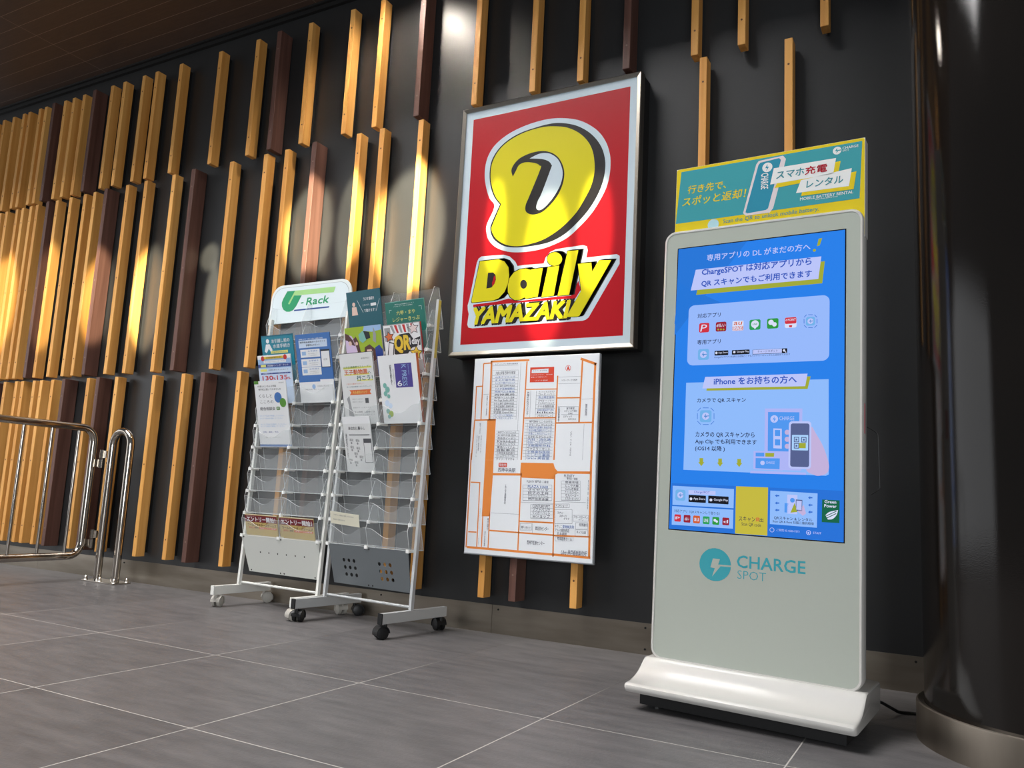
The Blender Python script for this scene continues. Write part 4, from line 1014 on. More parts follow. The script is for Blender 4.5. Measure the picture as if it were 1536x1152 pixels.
    ('P', 'royal2', 5, [65.8, 560.0, 71.6, 564.6, 71.6, 562.0, 77.5, 562.4, 77.6, 559.0, 71.7, 558.6, 71.7, 556.1]),
    ('P', 'royal2', 5, [152.9, 598.3, 158.5, 602.8, 158.5, 600.3, 164.2, 600.6, 164.2, 597.3, 158.6, 597.0, 158.6, 594.5]),
    ('P', 'royal2', 5, [153.1, 578.7, 158.7, 583.2, 158.7, 580.7, 164.4, 581.1, 164.4, 577.7, 158.8, 577.4, 158.8, 574.9]),
    ('P', 'royal2', 5, [153.3, 560.0, 158.9, 564.5, 158.9, 562.1, 164.6, 562.4, 164.6, 559.1, 159.0, 558.7, 159.0, 556.2]),
    ('T', 'inkk', 4, 'QRスキャン & レンタル', 63.6, 534.4, 164.4, 544.1, 0, 0.01, 0),
    ('T', 'inkk', 4, 'Scan QR & Rent 扫描二维码租借', 60.4, 525.7, 168.5, 533.6, 0, 0.01, 0),
    ('P', 'dgreen', 3, [189.1, 595.6, 233.1, 595.5, 232.7, 536.4, 188.4, 535.8]),
    ('T', 'white', 5, 'Green', 195.5, 586.4, 224.6, 594.2, 0, 0.04, 0),
    ('T', 'white', 5, 'Power', 194.8, 575.3, 225.4, 582.0, 0, 0.04, 0),
    ('S', 'white', 5, [198.1, 554.9, 207.9, 563.8, 229.4, 570.0, 225.6, 556.7, 215.9, 545.9, 204.1, 543.8]),
    ('L', 'dgreen', 6, 200.1, 553.0, 225.5, 566.9, 2),
    ('L', 'dgreen', 6, 202.1, 547.8, 224.8, 560.7, 2),
    ('C', 'lav', 3, 58.6, 505.7, 6.3),
    ('C', 'blue4', 4, 58.6, 505.7, 5.0),
    ('T', 'lav', 4, 'ご質問 03-4500-9373', 70.5, 503.2, 131.6, 510.3, 0, 0, 0),
    ('C', 'lav', 3, 155.1, 505.8, 6.2),
    ('C', 'blue4', 4, 155.1, 505.8, 4.6),
    ('C', 'lav', 5, 155.1, 505.0, 2.5),
    ('T', 'lav', 4, 'STAFF', 166.8, 503.4, 187.4, 507.9, 0, 0, 0),
]
ART['logo'] = [
    ('C', 'tealL', 1, -98.5, 397.3, 45.7),
    ('P', 'paint', 2, [-105.0, 414.0, -84.5, 413.6, -89.5, 398.2, -79.9, 397.4, -106.0, 363.6, -98.8, 387.4, -111.6, 388.5]),
    ('L', 'paint', 2, -91.3, 396.3, -50.8, 396.8, 4.5),
    ('T', 'tealL', 1, 'CHARGE', -36.0, 395.9, 147.8, 426.0, 0, 0.03, 0),
    ('T', 'tealL', 1, 'SPOT', -34.2, 365.4, 44.6, 385.4, 0, -0.012, 0),
]
ART['header'] = [
    ('P', 'green', 2, [-186.7, 1524.7, -131.1, 1522.6, -172.2, 1461.9, -167.8, 1456.5, -161.1, 1459.3, -136.0, 1498.7, -81.8, 1494.6, -113.0, 1443.4, -133.5, 1423.6, -156.0, 1418.1, -179.4, 1419.8, -201.9, 1431.0, -216.0, 1449.0, -219.6, 1469.5, -211.7, 1489.0]),
    ('P', 'lgreen', 2, [-131.1, 1522.6, 145.3, 1516.1, 135.4, 1489.1, -135.0, 1498.6, -161.8, 1457.0, -172.5, 1460.6]),
    ('T', 'green', 2, 'Rack', -42.4, 1441.5, 107.9, 1477.2, 0.2, 0.055, 0),
    ('P', 'green', 2, [-81.5, 1458.5, -63.4, 1459.1, -65.4, 1453.1, -83.0, 1452.3]),
    ('P', 'dblue', 2, [-127.3, 1418.1, -125.5, 1425.5, 114.0, 1422.9, 111.7, 1415.7]),
]

# ------------------------------------------------------------------ setting
M_wall = mat('dark_vinyl_wall', srgb(34, 35, 37), .38, spec=.55)
noise_var(M_wall, srgb(34, 35, 36), srgb(39, 40, 41), (3, 3, 3), bump=.12, bscale=(160, 160, 160))
M_ceil = mat('dark_plank_ceiling', srgb(46, 36, 30), .45)
M_black = mat('black_plastic', srgb(18, 18, 19), .45)
M_shadowgap = mat('black_trim', srgb(14, 14, 14), .6)

WALL_L, WALL_R = -9.0, 1.6
struct('wall_back', box(WALL_L, WALL_R, 0, .15, 0, 3.4), M_wall)

# floor: 600 mm stone tiles with pale joints
M_floor = mat('stone_tile_floor', srgb(112, 108, 106), .42, spec=.4)
N, L, B = nodes(M_floor)
tc = N.new('ShaderNodeTexCoord')
sx = N.new('ShaderNodeSeparateXYZ')
L.new(tc.outputs['Object'], sx.inputs[0])


def math_node(op, a, b=None, v=None):
    n = N.new('ShaderNodeMath')
    n.operation = op
    L.new(a, n.inputs[0])
    if b is not None:
        L.new(b, n.inputs[1])
    if v is not None:
        n.inputs[1].default_value = v
    return n.outputs[0]


gx = math_node('PINGPONG', math_node('ADD', sx.outputs[0], v=60 + .95), v=.3)
gy = math_node('PINGPONG', math_node('ADD', sx.outputs[1], v=60 + .465), v=.3)
gm = math_node('LESS_THAN', math_node('MINIMUM', gx, gy), v=.0016)
# tile id for slight tone changes
fx = math_node('FLOOR', math_node('DIVIDE', math_node('ADD', sx.outputs[0], v=60.95), v=.6))
fy = math_node('FLOOR', math_node('DIVIDE', math_node('ADD', sx.outputs[1], v=60.465), v=.6))
wn = N.new('ShaderNodeTexWhiteNoise')
wn.noise_dimensions = '2D'
cb = N.new('ShaderNodeCombineXYZ')
L.new(fx, cb.inputs[0])
L.new(fy, cb.inputs[1])
L.new(cb.outputs[0], wn.inputs['Vector'])
mp_ = N.new('ShaderNodeMapping')
mp_.inputs['Scale'].default_value = (2.2, 9, 1)
mp_.inputs['Rotation'].default_value = (0, 0, R(28))
L.new(tc.outputs['Object'], mp_.inputs['Vector'])
nz = N.new('ShaderNodeTexNoise')
nz.inputs['Scale'].default_value = 2.2
nz.inputs['Detail'].default_value = 7
nz.inputs['Roughness'].default_value = .65
L.new(mp_.outputs[0], nz.inputs['Vector'])
mixv = math_node('ADD', math_node('MULTIPLY', wn.outputs['Value'], v=.16), math_node('MULTIPLY', nz.outputs['Fac'], v=.85))
cr = N.new('ShaderNodeValToRGB')
cr.color_ramp.elements[0].position = .28
cr.color_ramp.elements[0].color = srgb(80, 79, 80)
cr.color_ramp.elements[1].position = .72
cr.color_ramp.elements[1].color = srgb(112, 109, 109)
L.new(mixv, cr.inputs[0])
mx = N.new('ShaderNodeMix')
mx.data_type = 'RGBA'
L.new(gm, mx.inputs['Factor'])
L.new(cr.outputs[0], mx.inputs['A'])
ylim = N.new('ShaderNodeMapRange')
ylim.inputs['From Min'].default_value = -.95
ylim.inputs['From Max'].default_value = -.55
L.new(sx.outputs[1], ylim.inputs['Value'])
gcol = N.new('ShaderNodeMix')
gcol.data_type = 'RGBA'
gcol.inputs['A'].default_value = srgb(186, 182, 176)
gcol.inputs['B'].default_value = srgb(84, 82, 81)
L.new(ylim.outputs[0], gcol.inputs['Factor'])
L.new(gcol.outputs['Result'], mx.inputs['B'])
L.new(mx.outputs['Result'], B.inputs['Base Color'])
n2 = N.new('ShaderNodeTexNoise')
n2.inputs['Scale'].default_value = 130
n2.inputs['Detail'].default_value = 4
L.new(tc.outputs['Object'], n2.inputs['Vector'])
bp = N.new('ShaderNodeBump')
bp.inputs['Strength'].default_value = .22
bp.inputs['Distance'].default_value = .003
L.new(n2.outputs['Fac'], bp.inputs['Height'])
L.new(bp.outputs[0], B.inputs['Normal'])
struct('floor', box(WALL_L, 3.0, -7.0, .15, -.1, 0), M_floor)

# plank soffit
N, L, B = nodes(M_ceil)
tc = N.new('ShaderNodeTexCoord')
sx = N.new('ShaderNodeSeparateXYZ')
L.new(tc.outputs['Object'], sx.inputs[0])
gy = math_node('PINGPONG', math_node('ADD', sx.outputs[1], v=30.0), v=.0525)
gx = math_node('PINGPONG', math_node('ADD', sx.outputs[0], v=33.6), v=.9)
g1 = math_node('LESS_THAN', gy, v=.0012)
g2 = math_node('LESS_THAN', gx, v=.0012)
gm = math_node('MAXIMUM', g1, g2)
mx = N.new('ShaderNodeMix')
mx.data_type = 'RGBA'
L.new(gm, mx.inputs['Factor'])
nz = N.new('ShaderNodeTexNoise')
mpn = N.new('ShaderNodeMapping')
mpn.inputs['Scale'].default_value = (2, 30, 2)
L.new(tc.outputs['Object'], mpn.inputs[0])
L.new(mpn.outputs[0], nz.inputs['Vector'])
cr = N.new('ShaderNodeValToRGB')
cr.color_ramp.elements[0].color = srgb(70, 53, 43)
cr.color_ramp.elements[1].color = srgb(92, 71, 58)
L.new(nz.outputs['Fac'], cr.inputs[0])
L.new(cr.outputs[0], mx.inputs['A'])
mx.inputs['B'].default_value = srgb(150, 130, 114)
L.new(mx.outputs['Result'], B.inputs['Base Color'])
struct('ceiling', box(WALL_L, WALL_R, -.88, .15, 3.175, 3.4), M_ceil)
bm = box(WALL_L, WALL_R, -.02, 0, 3.14, 3.175)
add_box(bm, WALL_L, WALL_R, -.035, -.02, 3.163, 3.175)
struct('trim_1', bm, M_shadowgap)

M_steel = mat('brushed_steel_plate', srgb(150, 143, 132), .38, 1.0)
noise_var(M_steel, srgb(140, 131, 118), srgb(186, 176, 162), (1.2, 4, 9), detail=5, bump=.03, bscale=(60, 60, 4))
bm = bmesh.new()
for x0, x1 in ((WALL_L, -4.9), (-4.8985, -1.72), (-1.7185, -.107)):
    add_box(bm, x0, x1, -.004, 0, 0, .115)
o = struct('baseboard_back', bm, M_steel)
bm = bmesh.new()
for x in (-.135, -.80, -1.05, -1.69, -2.3, -4.1):
    add_cyl(bm, (x, -.0065, .098), (x, -.003, .098), .004, 10)
    if x > -1.2 and x < -.2:
        add_cyl(bm, (x, -.0065, .02), (x, -.003, .02), .004, 10)
sc = obj('screw', bm, M_black, o)

# ------------------------------------------------------------------ wall slats
M_oak = mat('pale_cedar', srgb(224, 166, 92), .5, spec=.35)
noise_var(M_oak, srgb(206, 144, 70), srgb(230, 174, 98), (26, 26, .9), detail=4, rand=.07)
M_brown = mat('dark_stained_wood', srgb(70, 47, 40), .48, spec=.4)
noise_var(M_brown, srgb(80, 53, 45), srgb(106, 75, 65), (30, 30, 1.2), detail=6, rand=.06)
M_plug = mat('wood_screw_plug', srgb(104, 66, 34), .6)
M_plugb = mat('brown_screw_plug', srgb(118, 96, 84), .6)

ROWS = {'upper': (2.345, 3.03), 'middle': (1.163, 2.328), 'lower': (0.147, 1.144)}
SLATS = {
    'upper': [(-5.975, 0), (-5.864, 0), (-5.743, 0), (-5.624, 0), (-5.557, 0), (-5.435, 0), (-5.368, 0), (-5.262, 1), (-5.153, 0), (-5.060, 0), (-4.951, 0), (-4.826, 1),
              (-4.663, 0), (-4.542, 0), (-4.357, 0), (-4.238, 0), (-4.019, 0), (-3.684, 0), (-3.386, 0), (-3.213, 1), (-2.996, 0), (-2.707, 0), (-2.511, 0), (-2.249, 1),
              (-1.930, 0), (-1.628, 0), (-1.396, 0), (-1.183, 1), (-0.897, 0), (-0.711, 0), (-0.407, 0)],
    'middle': [(-5.845, 0), (-5.740, 0), (-5.664, 0), (-5.542, 0), (-5.474, 0), (-5.382, 0), (-5.312, 0), (-5.176, 1), (-5.094, 0), (-4.948, 0), (-4.802, 0), (-4.704, 0),
               (-4.578, 1), (-4.388, 0), (-4.218, 0), (-3.971, 0), (-3.792, 1), (-3.497, 0), (-3.238, 0), (-3.085, 0), (-2.884, 1), (-2.600, 0), (-2.455, 0), (-2.222, 0),
               (-0.860, 0), (-0.535, 0)],
    'lower': [(-5.535, 1), (-5.398, 0), (-5.272, 0), (-5.203, 0), (-5.079, 0), (-5.004, 0), (-4.887, 0), (-4.756, 1), (-4.535, 0), (-4.428, 1), (-4.272, 0), (-3.946, 0),
              (-3.704, 0), (-3.537, 1), (-3.279, 0), (-2.936, 0), (-2.760, 1), (-2.261, 0), (-2.100, 0), (-1.753, 0), (-1.601, 1), (-1.336, 0)],
}
ORD = ['first', 'second', 'third', 'fourth', 'fifth', 'sixth', 'seventh', 'eighth', 'ninth', 'tenth', 'eleventh', 'twelfth', 'thirteenth', 'fourteenth', 'fifteenth',
       'sixteenth', 'seventeenth', 'eighteenth', 'nineteenth', 'twentieth', 'twenty-first', 'twenty-second', 'twenty-third', 'twenty-fourth', 'twenty-fifth', 'twenty-sixth']
SPECIAL = {('upper', -2.249): 'dark brown wall slat in the upper row, the nearest one left of the red sign',
           ('upper', -1.930): 'pale wooden wall slat ending on the left top corner of the red sign',
           ('upper', -1.628): 'pale wooden wall slat ending on the middle of the red sign top edge',
           ('upper', -1.396): 'pale wooden wall slat ending on the red sign top edge, right of its middle',
           ('upper', -1.183): 'dark brown wall slat ending on the right top corner of the red sign',
           ('upper', -0.897): 'pale wooden wall slat at the top, just right of the red sign',
           ('upper', -0.711): 'short looking pale wall slat at the top, halfway from red sign to pillar',
           ('upper', -0.407): 'pale wall slat stub at the very top nearest the dark pillar',
           ('middle', -0.860): 'pale wall slat running down behind the left half of the teal header board',
           ('middle', -0.535): 'pale wall slat running down behind the middle of the teal header board',
           ('middle', -2.222): 'pale wall slat standing behind the right edge of the grey leaflet rack',
           ('lower', -2.100): 'pale wall slat low behind the right side edge of the grey leaflet rack',
           ('lower', -2.261): 'pale wall slat seen through the clear right pockets of the grey leaflet rack',
           ('lower', -2.936): 'pale wall slat seen through the left pockets of the white leaflet rack',
           ('lower', -2.760): 'dark brown wall slat seen through the right pockets of the white leaflet rack',
           ('lower', -1.753): 'pale wooden wall slat below the left end of the white map board',
           ('lower', -1.601): 'dark brown wall slat below the white map board',
           ('lower', -1.336): 'pale wooden wall slat below the right end of the white map board'}
protos = {}


def slat_proto(row, dark):
    z0, z1 = ROWS[row]
    h = z1 - z0
    wd = .032 if dark else .030
    yf, yb = (-.088, -.004) if dark else (-.076, -.020)
    t = thing('wood_slat', '', 'wood slat')
    obj('slat', box(0, wd, yf, yb, 0, h, bevel=.0022), M_brown if dark else M_oak, t)
    obj('batten', box(.006, wd - .006, yb, 0, .02, h - .02), M_shadowgap, t)
    bm = bmesh.new()
    add_cyl(bm, (0, yf + .004, 0), (0, yf - .0005, 0), .0042, 10)
    pl = obj('screw_plug', bm, M_plugb if dark else M_plug, t)
    zs = [.105, h - .105] if row == 'upper' else [.105, h * .5, h - .105]
    for i, z in enumerate(zs):
        q = pl if i == 0 else pl.copy()
        if i:
            COL.objects.link(q)
            q.parent = t
        q.location = (wd / 2, 0, z)
    return t


for row, lst in SLATS.items():
    cnt = [0, 0]
    for x, dark in lst:
        cnt[dark] += 1
        if (row, dark) not in protos:
            t = protos[(row, dark)] = slat_proto(row, dark)
        else:
            t = copy_tree(protos[(row, dark)])
        t.location = (x, 0, ROWS[row][0])
        lab = SPECIAL.get((row, x)) or '%s wall slat, %s %s one from the left in the %s row' % (
            'dark brown' if dark else 'pale wooden', ORD[cnt[dark] - 1], 'dark' if dark else 'pale', row)
        tag(t, lab, 'wood slat', '%s slats of the %s row' % ('dark' if dark else 'pale', row))

# ------------------------------------------------------------------ pillar
M_pill = mat('glossy_dark_pillar_film', srgb(22, 18, 16), .07, spec=.42)
noise_var(M_pill, srgb(18, 15, 13), srgb(25, 21, 18), (2, 2, 1), bump=.05, bscale=(420, 420, 420))
PX, PY = .228, -.544
t = thing('pillar', 'round glossy dark brown pillar with a steel band at its foot', 'pillar', (PX, PY, 0))
bm = bmesh.new()
add_cyl(bm, (0, 0, 0), (0, 0, 3.6), .321, 96)
obj('shaft', bm, M_pill, t, smooth=True)
M_band = mat('worn_steel_band', srgb(150, 140, 128), .42, 1.0)
noise_var(M_band, srgb(136, 126, 115), srgb(176, 166, 152), (5, 5, 1.5), detail=4)
bm = bmesh.new()
n = 96
prof = [(.3215, .089), (.336, .093), (.3395, .091), (.3405, .087), (.3405, 0)]
rg = [[bm.verts.new((r * math.cos(2 * PI * i / n), r * math.sin(2 * PI * i / n), z)) for i in range(n)] for r, z in prof]
for a, b in zip(rg, rg[1:]):
    for i in range(n):
        bm.faces.new((a[i], a[(i + 1) % n], b[(i + 1) % n], b[i]))
obj('base_band', bm, M_band, t, smooth=True)

# ------------------------------------------------------------------ lit shop sign
SX, SZ, SYF = -1.5194, 1.736, -.100
t = thing('shop_sign', 'red illuminated shop sign with a yellow D logo in a steel frame', 'sign', (SX, 0, SZ))
obj('cabinet', box(-.428, .428, SYF + .012, 0, -.574, .570), mat('sign_cabinet_black', srgb(26, 26, 27), .4), t)
M_frame = mat('satin_steel_frame', srgb(176, 168, 156), .28, 1.0)
bm = bmesh.new()
fx0, fx1, fz0, fz1, fw = -.431, .431, -.577, .573, .019
ring = [[(fx0, fz0), (fx1, fz0), (fx1, fz1), (fx0, fz1)], [(fx0 + .004, fz0 + .004), (fx1 - .004, fz0 + .004), (fx1 - .004, fz1 - .004), (fx0 + .004, fz1 - .004)],
        [(fx0 + fw, fz0 + fw), (fx1 - fw, fz0 + fw), (fx1 - fw, fz1 - fw), (fx0 + fw, fz1 - fw)]]
lv = [(ring[0], SYF + .03), (ring[0], SYF - .006), (ring[1], SYF - .010), (ring[2], SYF - .006), (ring[2], SYF + .003)]
V = [[bm.verts.new((p[0], y, p[1])) for p in r] for r, y in lv]
for a, b in zip(V, V[1:]):
    for i in range(4):
        bm.faces.new((a[i], a[(i + 1) % 4], b[(i + 1) % 4], b[i]))
obj('frame', bm, M_frame, t)
pal = palette('sign', dict(white=(188, 203, 212), red=(170, 22, 32), yellow=(204, 194, 28), ink=(42, 40, 40)), rough=.25, emit=.05, coat=.15)
a = Art(pal, y=SYF)
a.rect('white', 0, -428, -574, 428, 570)
a.rect('red', 1, -374.5, -525.5, 380, 518.5)
a.run(ART['sign'])
a.build('light_panel', t)

# ------------------------------------------------------------------ area map board
t = thing('map_board', 'white area map board with orange roads hung below the red sign', 'map', (SX, 0, .739))
MYF = -.110
obj('board', box(-.290, .290, MYF + .001, -.0885, -.416, .4045, bevel=.003), mat('map_board_white', srgb(208, 212, 216), .4), t)
obj('frame', box(-.292, .292, MYF + .004, -.092, -.4185, -.411), mat('map_rim_grey', srgb(150, 152, 154), .4), t)
pal = palette('map', dict(white=(224, 230, 236), orange=(228, 136, 62), line=(92, 100, 118), navy=(48, 54, 78), blue=(62, 108, 176), vermil=(214, 72, 48), paper=(228, 232, 236)), rough=.4)
a = Art(pal, y=MYF)
a.rect('paper', 0, -287, -413, 287, 401.5)
a.run(ART['map'])
a.build('printed_map', t)

# ------------------------------------------------------------------ charging kiosk
KY, KR = R(-4.0), R(.75)
kx = -.55 + .034 * math.cos(KY)
ky = -.70 + .034 * math.sin(KY)
t = thing('charging_kiosk', 'tall white battery rental kiosk with a bright blue screen and teal header', 'kiosk', (kx, ky, 0), KY)
t.rotation_euler = Euler((0, KR, KY), 'XYZ')
M_white = mat('gloss_white_shell', srgb(202, 200, 195), .22, coat=.4)
M_paint = mat('back_painted_glass', srgb(172, 178, 168), .08, coat=.6)
M_dark = mat('dark_underside', srgb(20, 20, 21), .6)
gx0, gx1, gz0, gz1 = -.2845, .2905, .113, 1.394
bm = bmesh.new()
o_ = rrect(gx0, gz0, gx1, gz1, .034, 10)
i_ = rrect(gx0 + .008, gz0 + .008, gx1 - .008, gz1 - .008, .027, 10)
lv = [(o_, .048), (o_, .003), (rrect(gx0 + .003, gz0 + .003, gx1 - .003, gz1 - .003, .031, 10), -.001), (i_, -.001), (i_, .004)]
V = [[bm.verts.new((p[0], y, p[1])) for p in r] for r, y in lv]
for A_, B_ in zip(V, V[1:]):
    m_ = len(A_)
    for i in range(m_):
        bm.faces.new((A_[i], A_[(i + 1) % m_], B_[(i + 1) % m_], B_[i]))
bm.faces.new(V[0])
obj('body_shell', bm, M_white, t, smooth=True)
bm = bmesh.new()
add_prism(bm, rrect(gx0 + .008, gz0 + .008, gx1 - .008, gz1 - .008, .027, 10), .0005, .005)
obj('glass_front', bm, M_paint, t, label='pale green white glass front of the kiosk')
pal = palette('body', dict(tealL=(62, 158, 170), paint=(172, 178, 168)), rough=.12, coat=.5)
a = Art(pal, y=.0003, natural=True)
a.run(ART['logo'])
a.build('logo', t, 'teal lightning logo with lettering below the screen')
TAB = dict(blue=(34, 126, 232), blue2=(32, 116, 214), blue3=(72, 158, 240), blue4=(34, 112, 214), lav=(186, 196, 248), lime=(160, 168, 50), royal=(44, 84, 186), royal2=(52, 110, 206), card=(150, 184, 250),
           card2=(142, 186, 250), inkk=(28, 34, 66), red=(206, 46, 62), dred=(150, 30, 50), orng=(206, 92, 42), white=(216, 222, 246), green=(40, 156, 84), green2=(44, 150, 58),
           sky=(112, 176, 232), sky2=(60, 130, 200), sky3=(168, 208, 250), black=(14, 16, 24), mid=(78, 150, 238), lilac=(172, 180, 244), hand=(194, 176, 218), slate=(84, 96, 142),
           gold=(196, 184, 60), dgreen=(16, 98, 68))


def screen_pal(n, cache={}):
    if n not in cache:
        m = mat('screen_' + n, (.006, .006, .008, 1), .06, emit=1.0, ecol=srgb(*TAB[n]))
        cache[n] = m
    return cache[n]


a = Art(screen_pal, y=.0003, natural=True)
a.rect('black', 0, -242, 484.5, 246.5, 1339)
a.rect('blue', 1, -239, 487.5, 243, 1336)
a.run(ART['screen'])
a.build('screen', t, 'lit blue screen with app instructions')
# base: swept profile, concave front lip
sl = [(-.154, .050), (-.157, .056), (-.156, .063), (-.150, .0665), (-.138, .0675), (-.120, .0685), (-.100, .0715), (-.080, .077), (-.062, .084), (-.046, .093), (-.032, .103), (-.021, .112), (-.012, .1175), (-.004, .1185)]
prof = [(-.148, .044)] + sl + [(.188, .1185), (.196, .1165), (.2015, .111), (.203, .103), (.203, .048), (.199, .044)]
bm = bmesh.new()
nst = [(-.296, .010), (-.2945, .005), (-.291, .0015), (-.286, 0), (.292, 0), (.297, .0015), (.3005, .005), (.302, .010)]
rows = []
for x, ins in nst:
    row = []
    for (y, z) in prof:
        yy = y + ins * 1.6 if y < -.1 else (y - ins * .6 if y > .15 else y)
        row.append(bm.verts.new((x, yy, z - (ins * .35 if z > .06 else -ins * .1))))
    rows.append(row)
np_ = len(prof)
for A_, B_ in zip(rows, rows[1:]):
    for i in range(np_):
        bm.faces.new((A_[i], A_[(i + 1) % np_], B_[(i + 1) % np_], B_[i]))
bm.faces.new(rows[0])
bm.faces.new(rows[-1])
obj('base', bm, M_white, t, smooth=True)
bm = bmesh.new()
add_box(bm, -.266, .272, -.105, .17, .008, .043)
obj('kick_plate', bm, M_dark, t)
bm = bmesh.new()
add_cyl(bm, (0, 0, 0), (0, 0, .024), .024, 18)
ft = obj('foot', bm, M_black, t)
for i, (x, y) in enumerate(((-.235, -.06), (.24, -.06), (-.235, .14), (.24, .14))):
    q = ft if i == 0 else ft.copy()
    if i:
        COL.objects.link(q)
        q.parent = t
    q.location = (x, y, -.001 + x * .013)
# header board
pal = palette('header', dict(yellow=(214, 192, 40), teal=(66, 150, 158), teal2=(52, 136, 160), tealt=(70, 140, 150), white=(222, 224, 222), pinkw=(212, 204, 206), crim=(176, 28, 46), pale=(170, 206, 214)), rough=.12, coat=.4)
bm = bmesh.new()
add_box(bm, -.258, .292, .0125, .018, 1.315, 1.600)
add_box(bm, .288, .292, .018, .055, 1.318, 1.598)
hb = obj('header_board', bm, mat('header_card_white', srgb(216, 214, 212), .35), t)
a = Art(pal, y=.0122, natural=True)
a.poly('yellow', 0, rrect(-257.5, 1316, 291, 1599.5, 6))
a.run(ART['topper'])
a.build('header_print', hb, 'teal and yellow printed header face')
# pink reflection painted as a thin strip, and jack on the right edge
bm = bmesh.new()
add_box(bm, .2903, .2915, .012, .030, .775, .855)
obj('side_sticker', bm, mat('pink_reflection', srgb(196, 128, 132), .4), t, label='pink sticker on the right edge')
bm = bmesh.new()
add_tube(bm, round_path([(.285, .05, .80), (.318, .052, .78), (.322, .054, .63), (.300, .054, .615)], .02), .0018, 8)
obj('side_cable', bm, M_black, t)

# power cable
bm = bmesh.new()
add_tube(bm, round_path([(-.260, -.475, .055), (-.205, -.43, .04), (-.165, -.36, .006), (-.115, -.34, .006), (-.072, -.40, .006)], .05), .0045, 10)
tag(obj('power_cable', bm, M_black, None, smooth=True), 'black power cable running from behind the white kiosk to the pillar', 'cable')

# ------------------------------------------------------------------ steel gate at the left
M_inox = mat('polished_stainless', srgb(196, 188, 176), .13, 1.0)
noise_var(M_inox, srgb(176, 168, 158), srgb(204, 196, 186), (6, 6, 1.5), detail=3)
t = thing('gate_post', 'stainless steel double tube loop post bolted to the floor beside the wall', 'post', (-4.075, -.122, 0))
bm = bmesh.new()
path = round_path([(-.077, 0, .008), (-.077, 0, .822), (.077, 0, .822), (.077, 0, .008)], .0765, 12)
add_tube(bm, path, .0205, 18)
obj('loop_tube', bm, M_inox, t, smooth=True)
bm = box(-.135, .135, -.055, .055, 0, .008, bevel=.0015)
obj('base_plate', bm, M_inox, t)
bm = bmesh.new()
add_cyl(bm, (0, 0, .008), (0, 0, .016), .011, 6)
add_cyl(bm, (0, 0, .016), (0, 0, .024), .0085, 14)
add_cyl(bm, (0, 0, .024), (0, 0, .030), .0085, 14, r2=.004)
bt = obj('bolt', bm, M_inox, t)
for i, (x, y) in enumerate(((-.12, -.038), (.0, -.038), (.12, -.038), (-.12, .038), (.0, .038), (.12, .038))):
    q = bt if i == 0 else bt.copy()
    if i:
        COL.objects.link(q)
        q.parent = t
    q.location = (x, y, 0)

t = thing('gate', 'stainless steel tube gate with thin upright bars swung out from the wall', 'gate', (-4.262, -.165, 0), R(1.5))
z0, z1, LN = .130, .832, .98
bm = bmesh.new()
add_tube(bm, round_path([(0, 0, z0), (0, -LN, z0), (0, -LN, z1), (0, 0, z1)], .075, 10, closed=True), .0205, 18, closed=True)
obj('frame_tube', bm, M_inox, t, smooth=True)
bm = bmesh.new()
add_cyl(bm, (0, 0, z0 + .015), (0, 0, z1 - .015), .0078, 14)
br = obj('bar', bm, M_inox, t, smooth=True)
for i in range(6):
    q = br if i == 0 else br.copy()
    if i:
        COL.objects.link(q)
        q.parent = t
    q.location = (0, -.095 - .155 * i, 0)
for z in (.665, .225):
    bm = bmesh.new()
    for k, dz in enumerate((.0, .052)):
        add_cyl(bm, (.058, .018, z - .05 + dz), (.058, .018, z - .002 + dz), .0125, 16)
    add_box(bm, .015, .058, .012, .022, z - .045, z - .004)
    add_box(bm, .058, .0885, .018, .030, z + .006, z + .046)
    obj('hinge', bm, M_inox, t)

# ------------------------------------------------------------------ leaflet racks
LEAN = R(2.2)
TILT = R(14)
PITCH, ZB = .1043, .325


def acrylic(name, fac, col, rough=.08):
    m = bpy.data.materials.new(name)
    m.use_nodes = True
    N = m.node_tree.nodes
    L = m.node_tree.links
    b = N['Principled BSDF']
    b.inputs['Base Color'].default_value = col
    b.inputs['Roughness'].default_value = rough
    tr = N.new('ShaderNodeBsdfTransparent')
    tr.inputs[0].default_value = (.985, .99, .99, 1)
    fr = N.new('ShaderNodeLayerWeight')
    fr.inputs['Blend'].default_value = .25
    mu = N.new('ShaderNodeMath')
    mu.operation = 'MULTIPLY_ADD'
    mu.inputs[1].default_value = .35
    mu.inputs[2].default_value = fac
    L.new(fr.outputs['Facing'], mu.inputs[0])
    mx = N.new('ShaderNodeMixShader')
    L.new(mu.outputs[0], mx.inputs[0])
    L.new(tr.outputs[0], mx.inputs[1])
    L.new(b.outputs[0], mx.inputs[2])
    L.new(mx.outputs[0], N['Material Output'].inputs[0])
    return m


M_acr = acrylic('clear_acrylic', .035, srgb(226, 230, 232))
M_edge = acrylic('acrylic_edge', .62, srgb(238, 240, 240), .2)
M_clip = mat('white_clip', srgb(232, 232, 228), .4)
M_rackw = mat('rack_white_enamel', srgb(226, 226, 220), .35)
M_rackg = mat('rack_silver_enamel', srgb(198, 200, 200), .38, .25)
M_panelw = mat('panel_white', srgb(206, 208, 202), .4)
M_panelg = mat('panel_grey', srgb(118, 124, 128), .34, .35)
M_hole = mat('hole_dark', srgb(40, 36, 33), .8)
M_castg = mat('caster_grey', srgb(176, 172, 164), .5)
tt = math.tan(TILT)


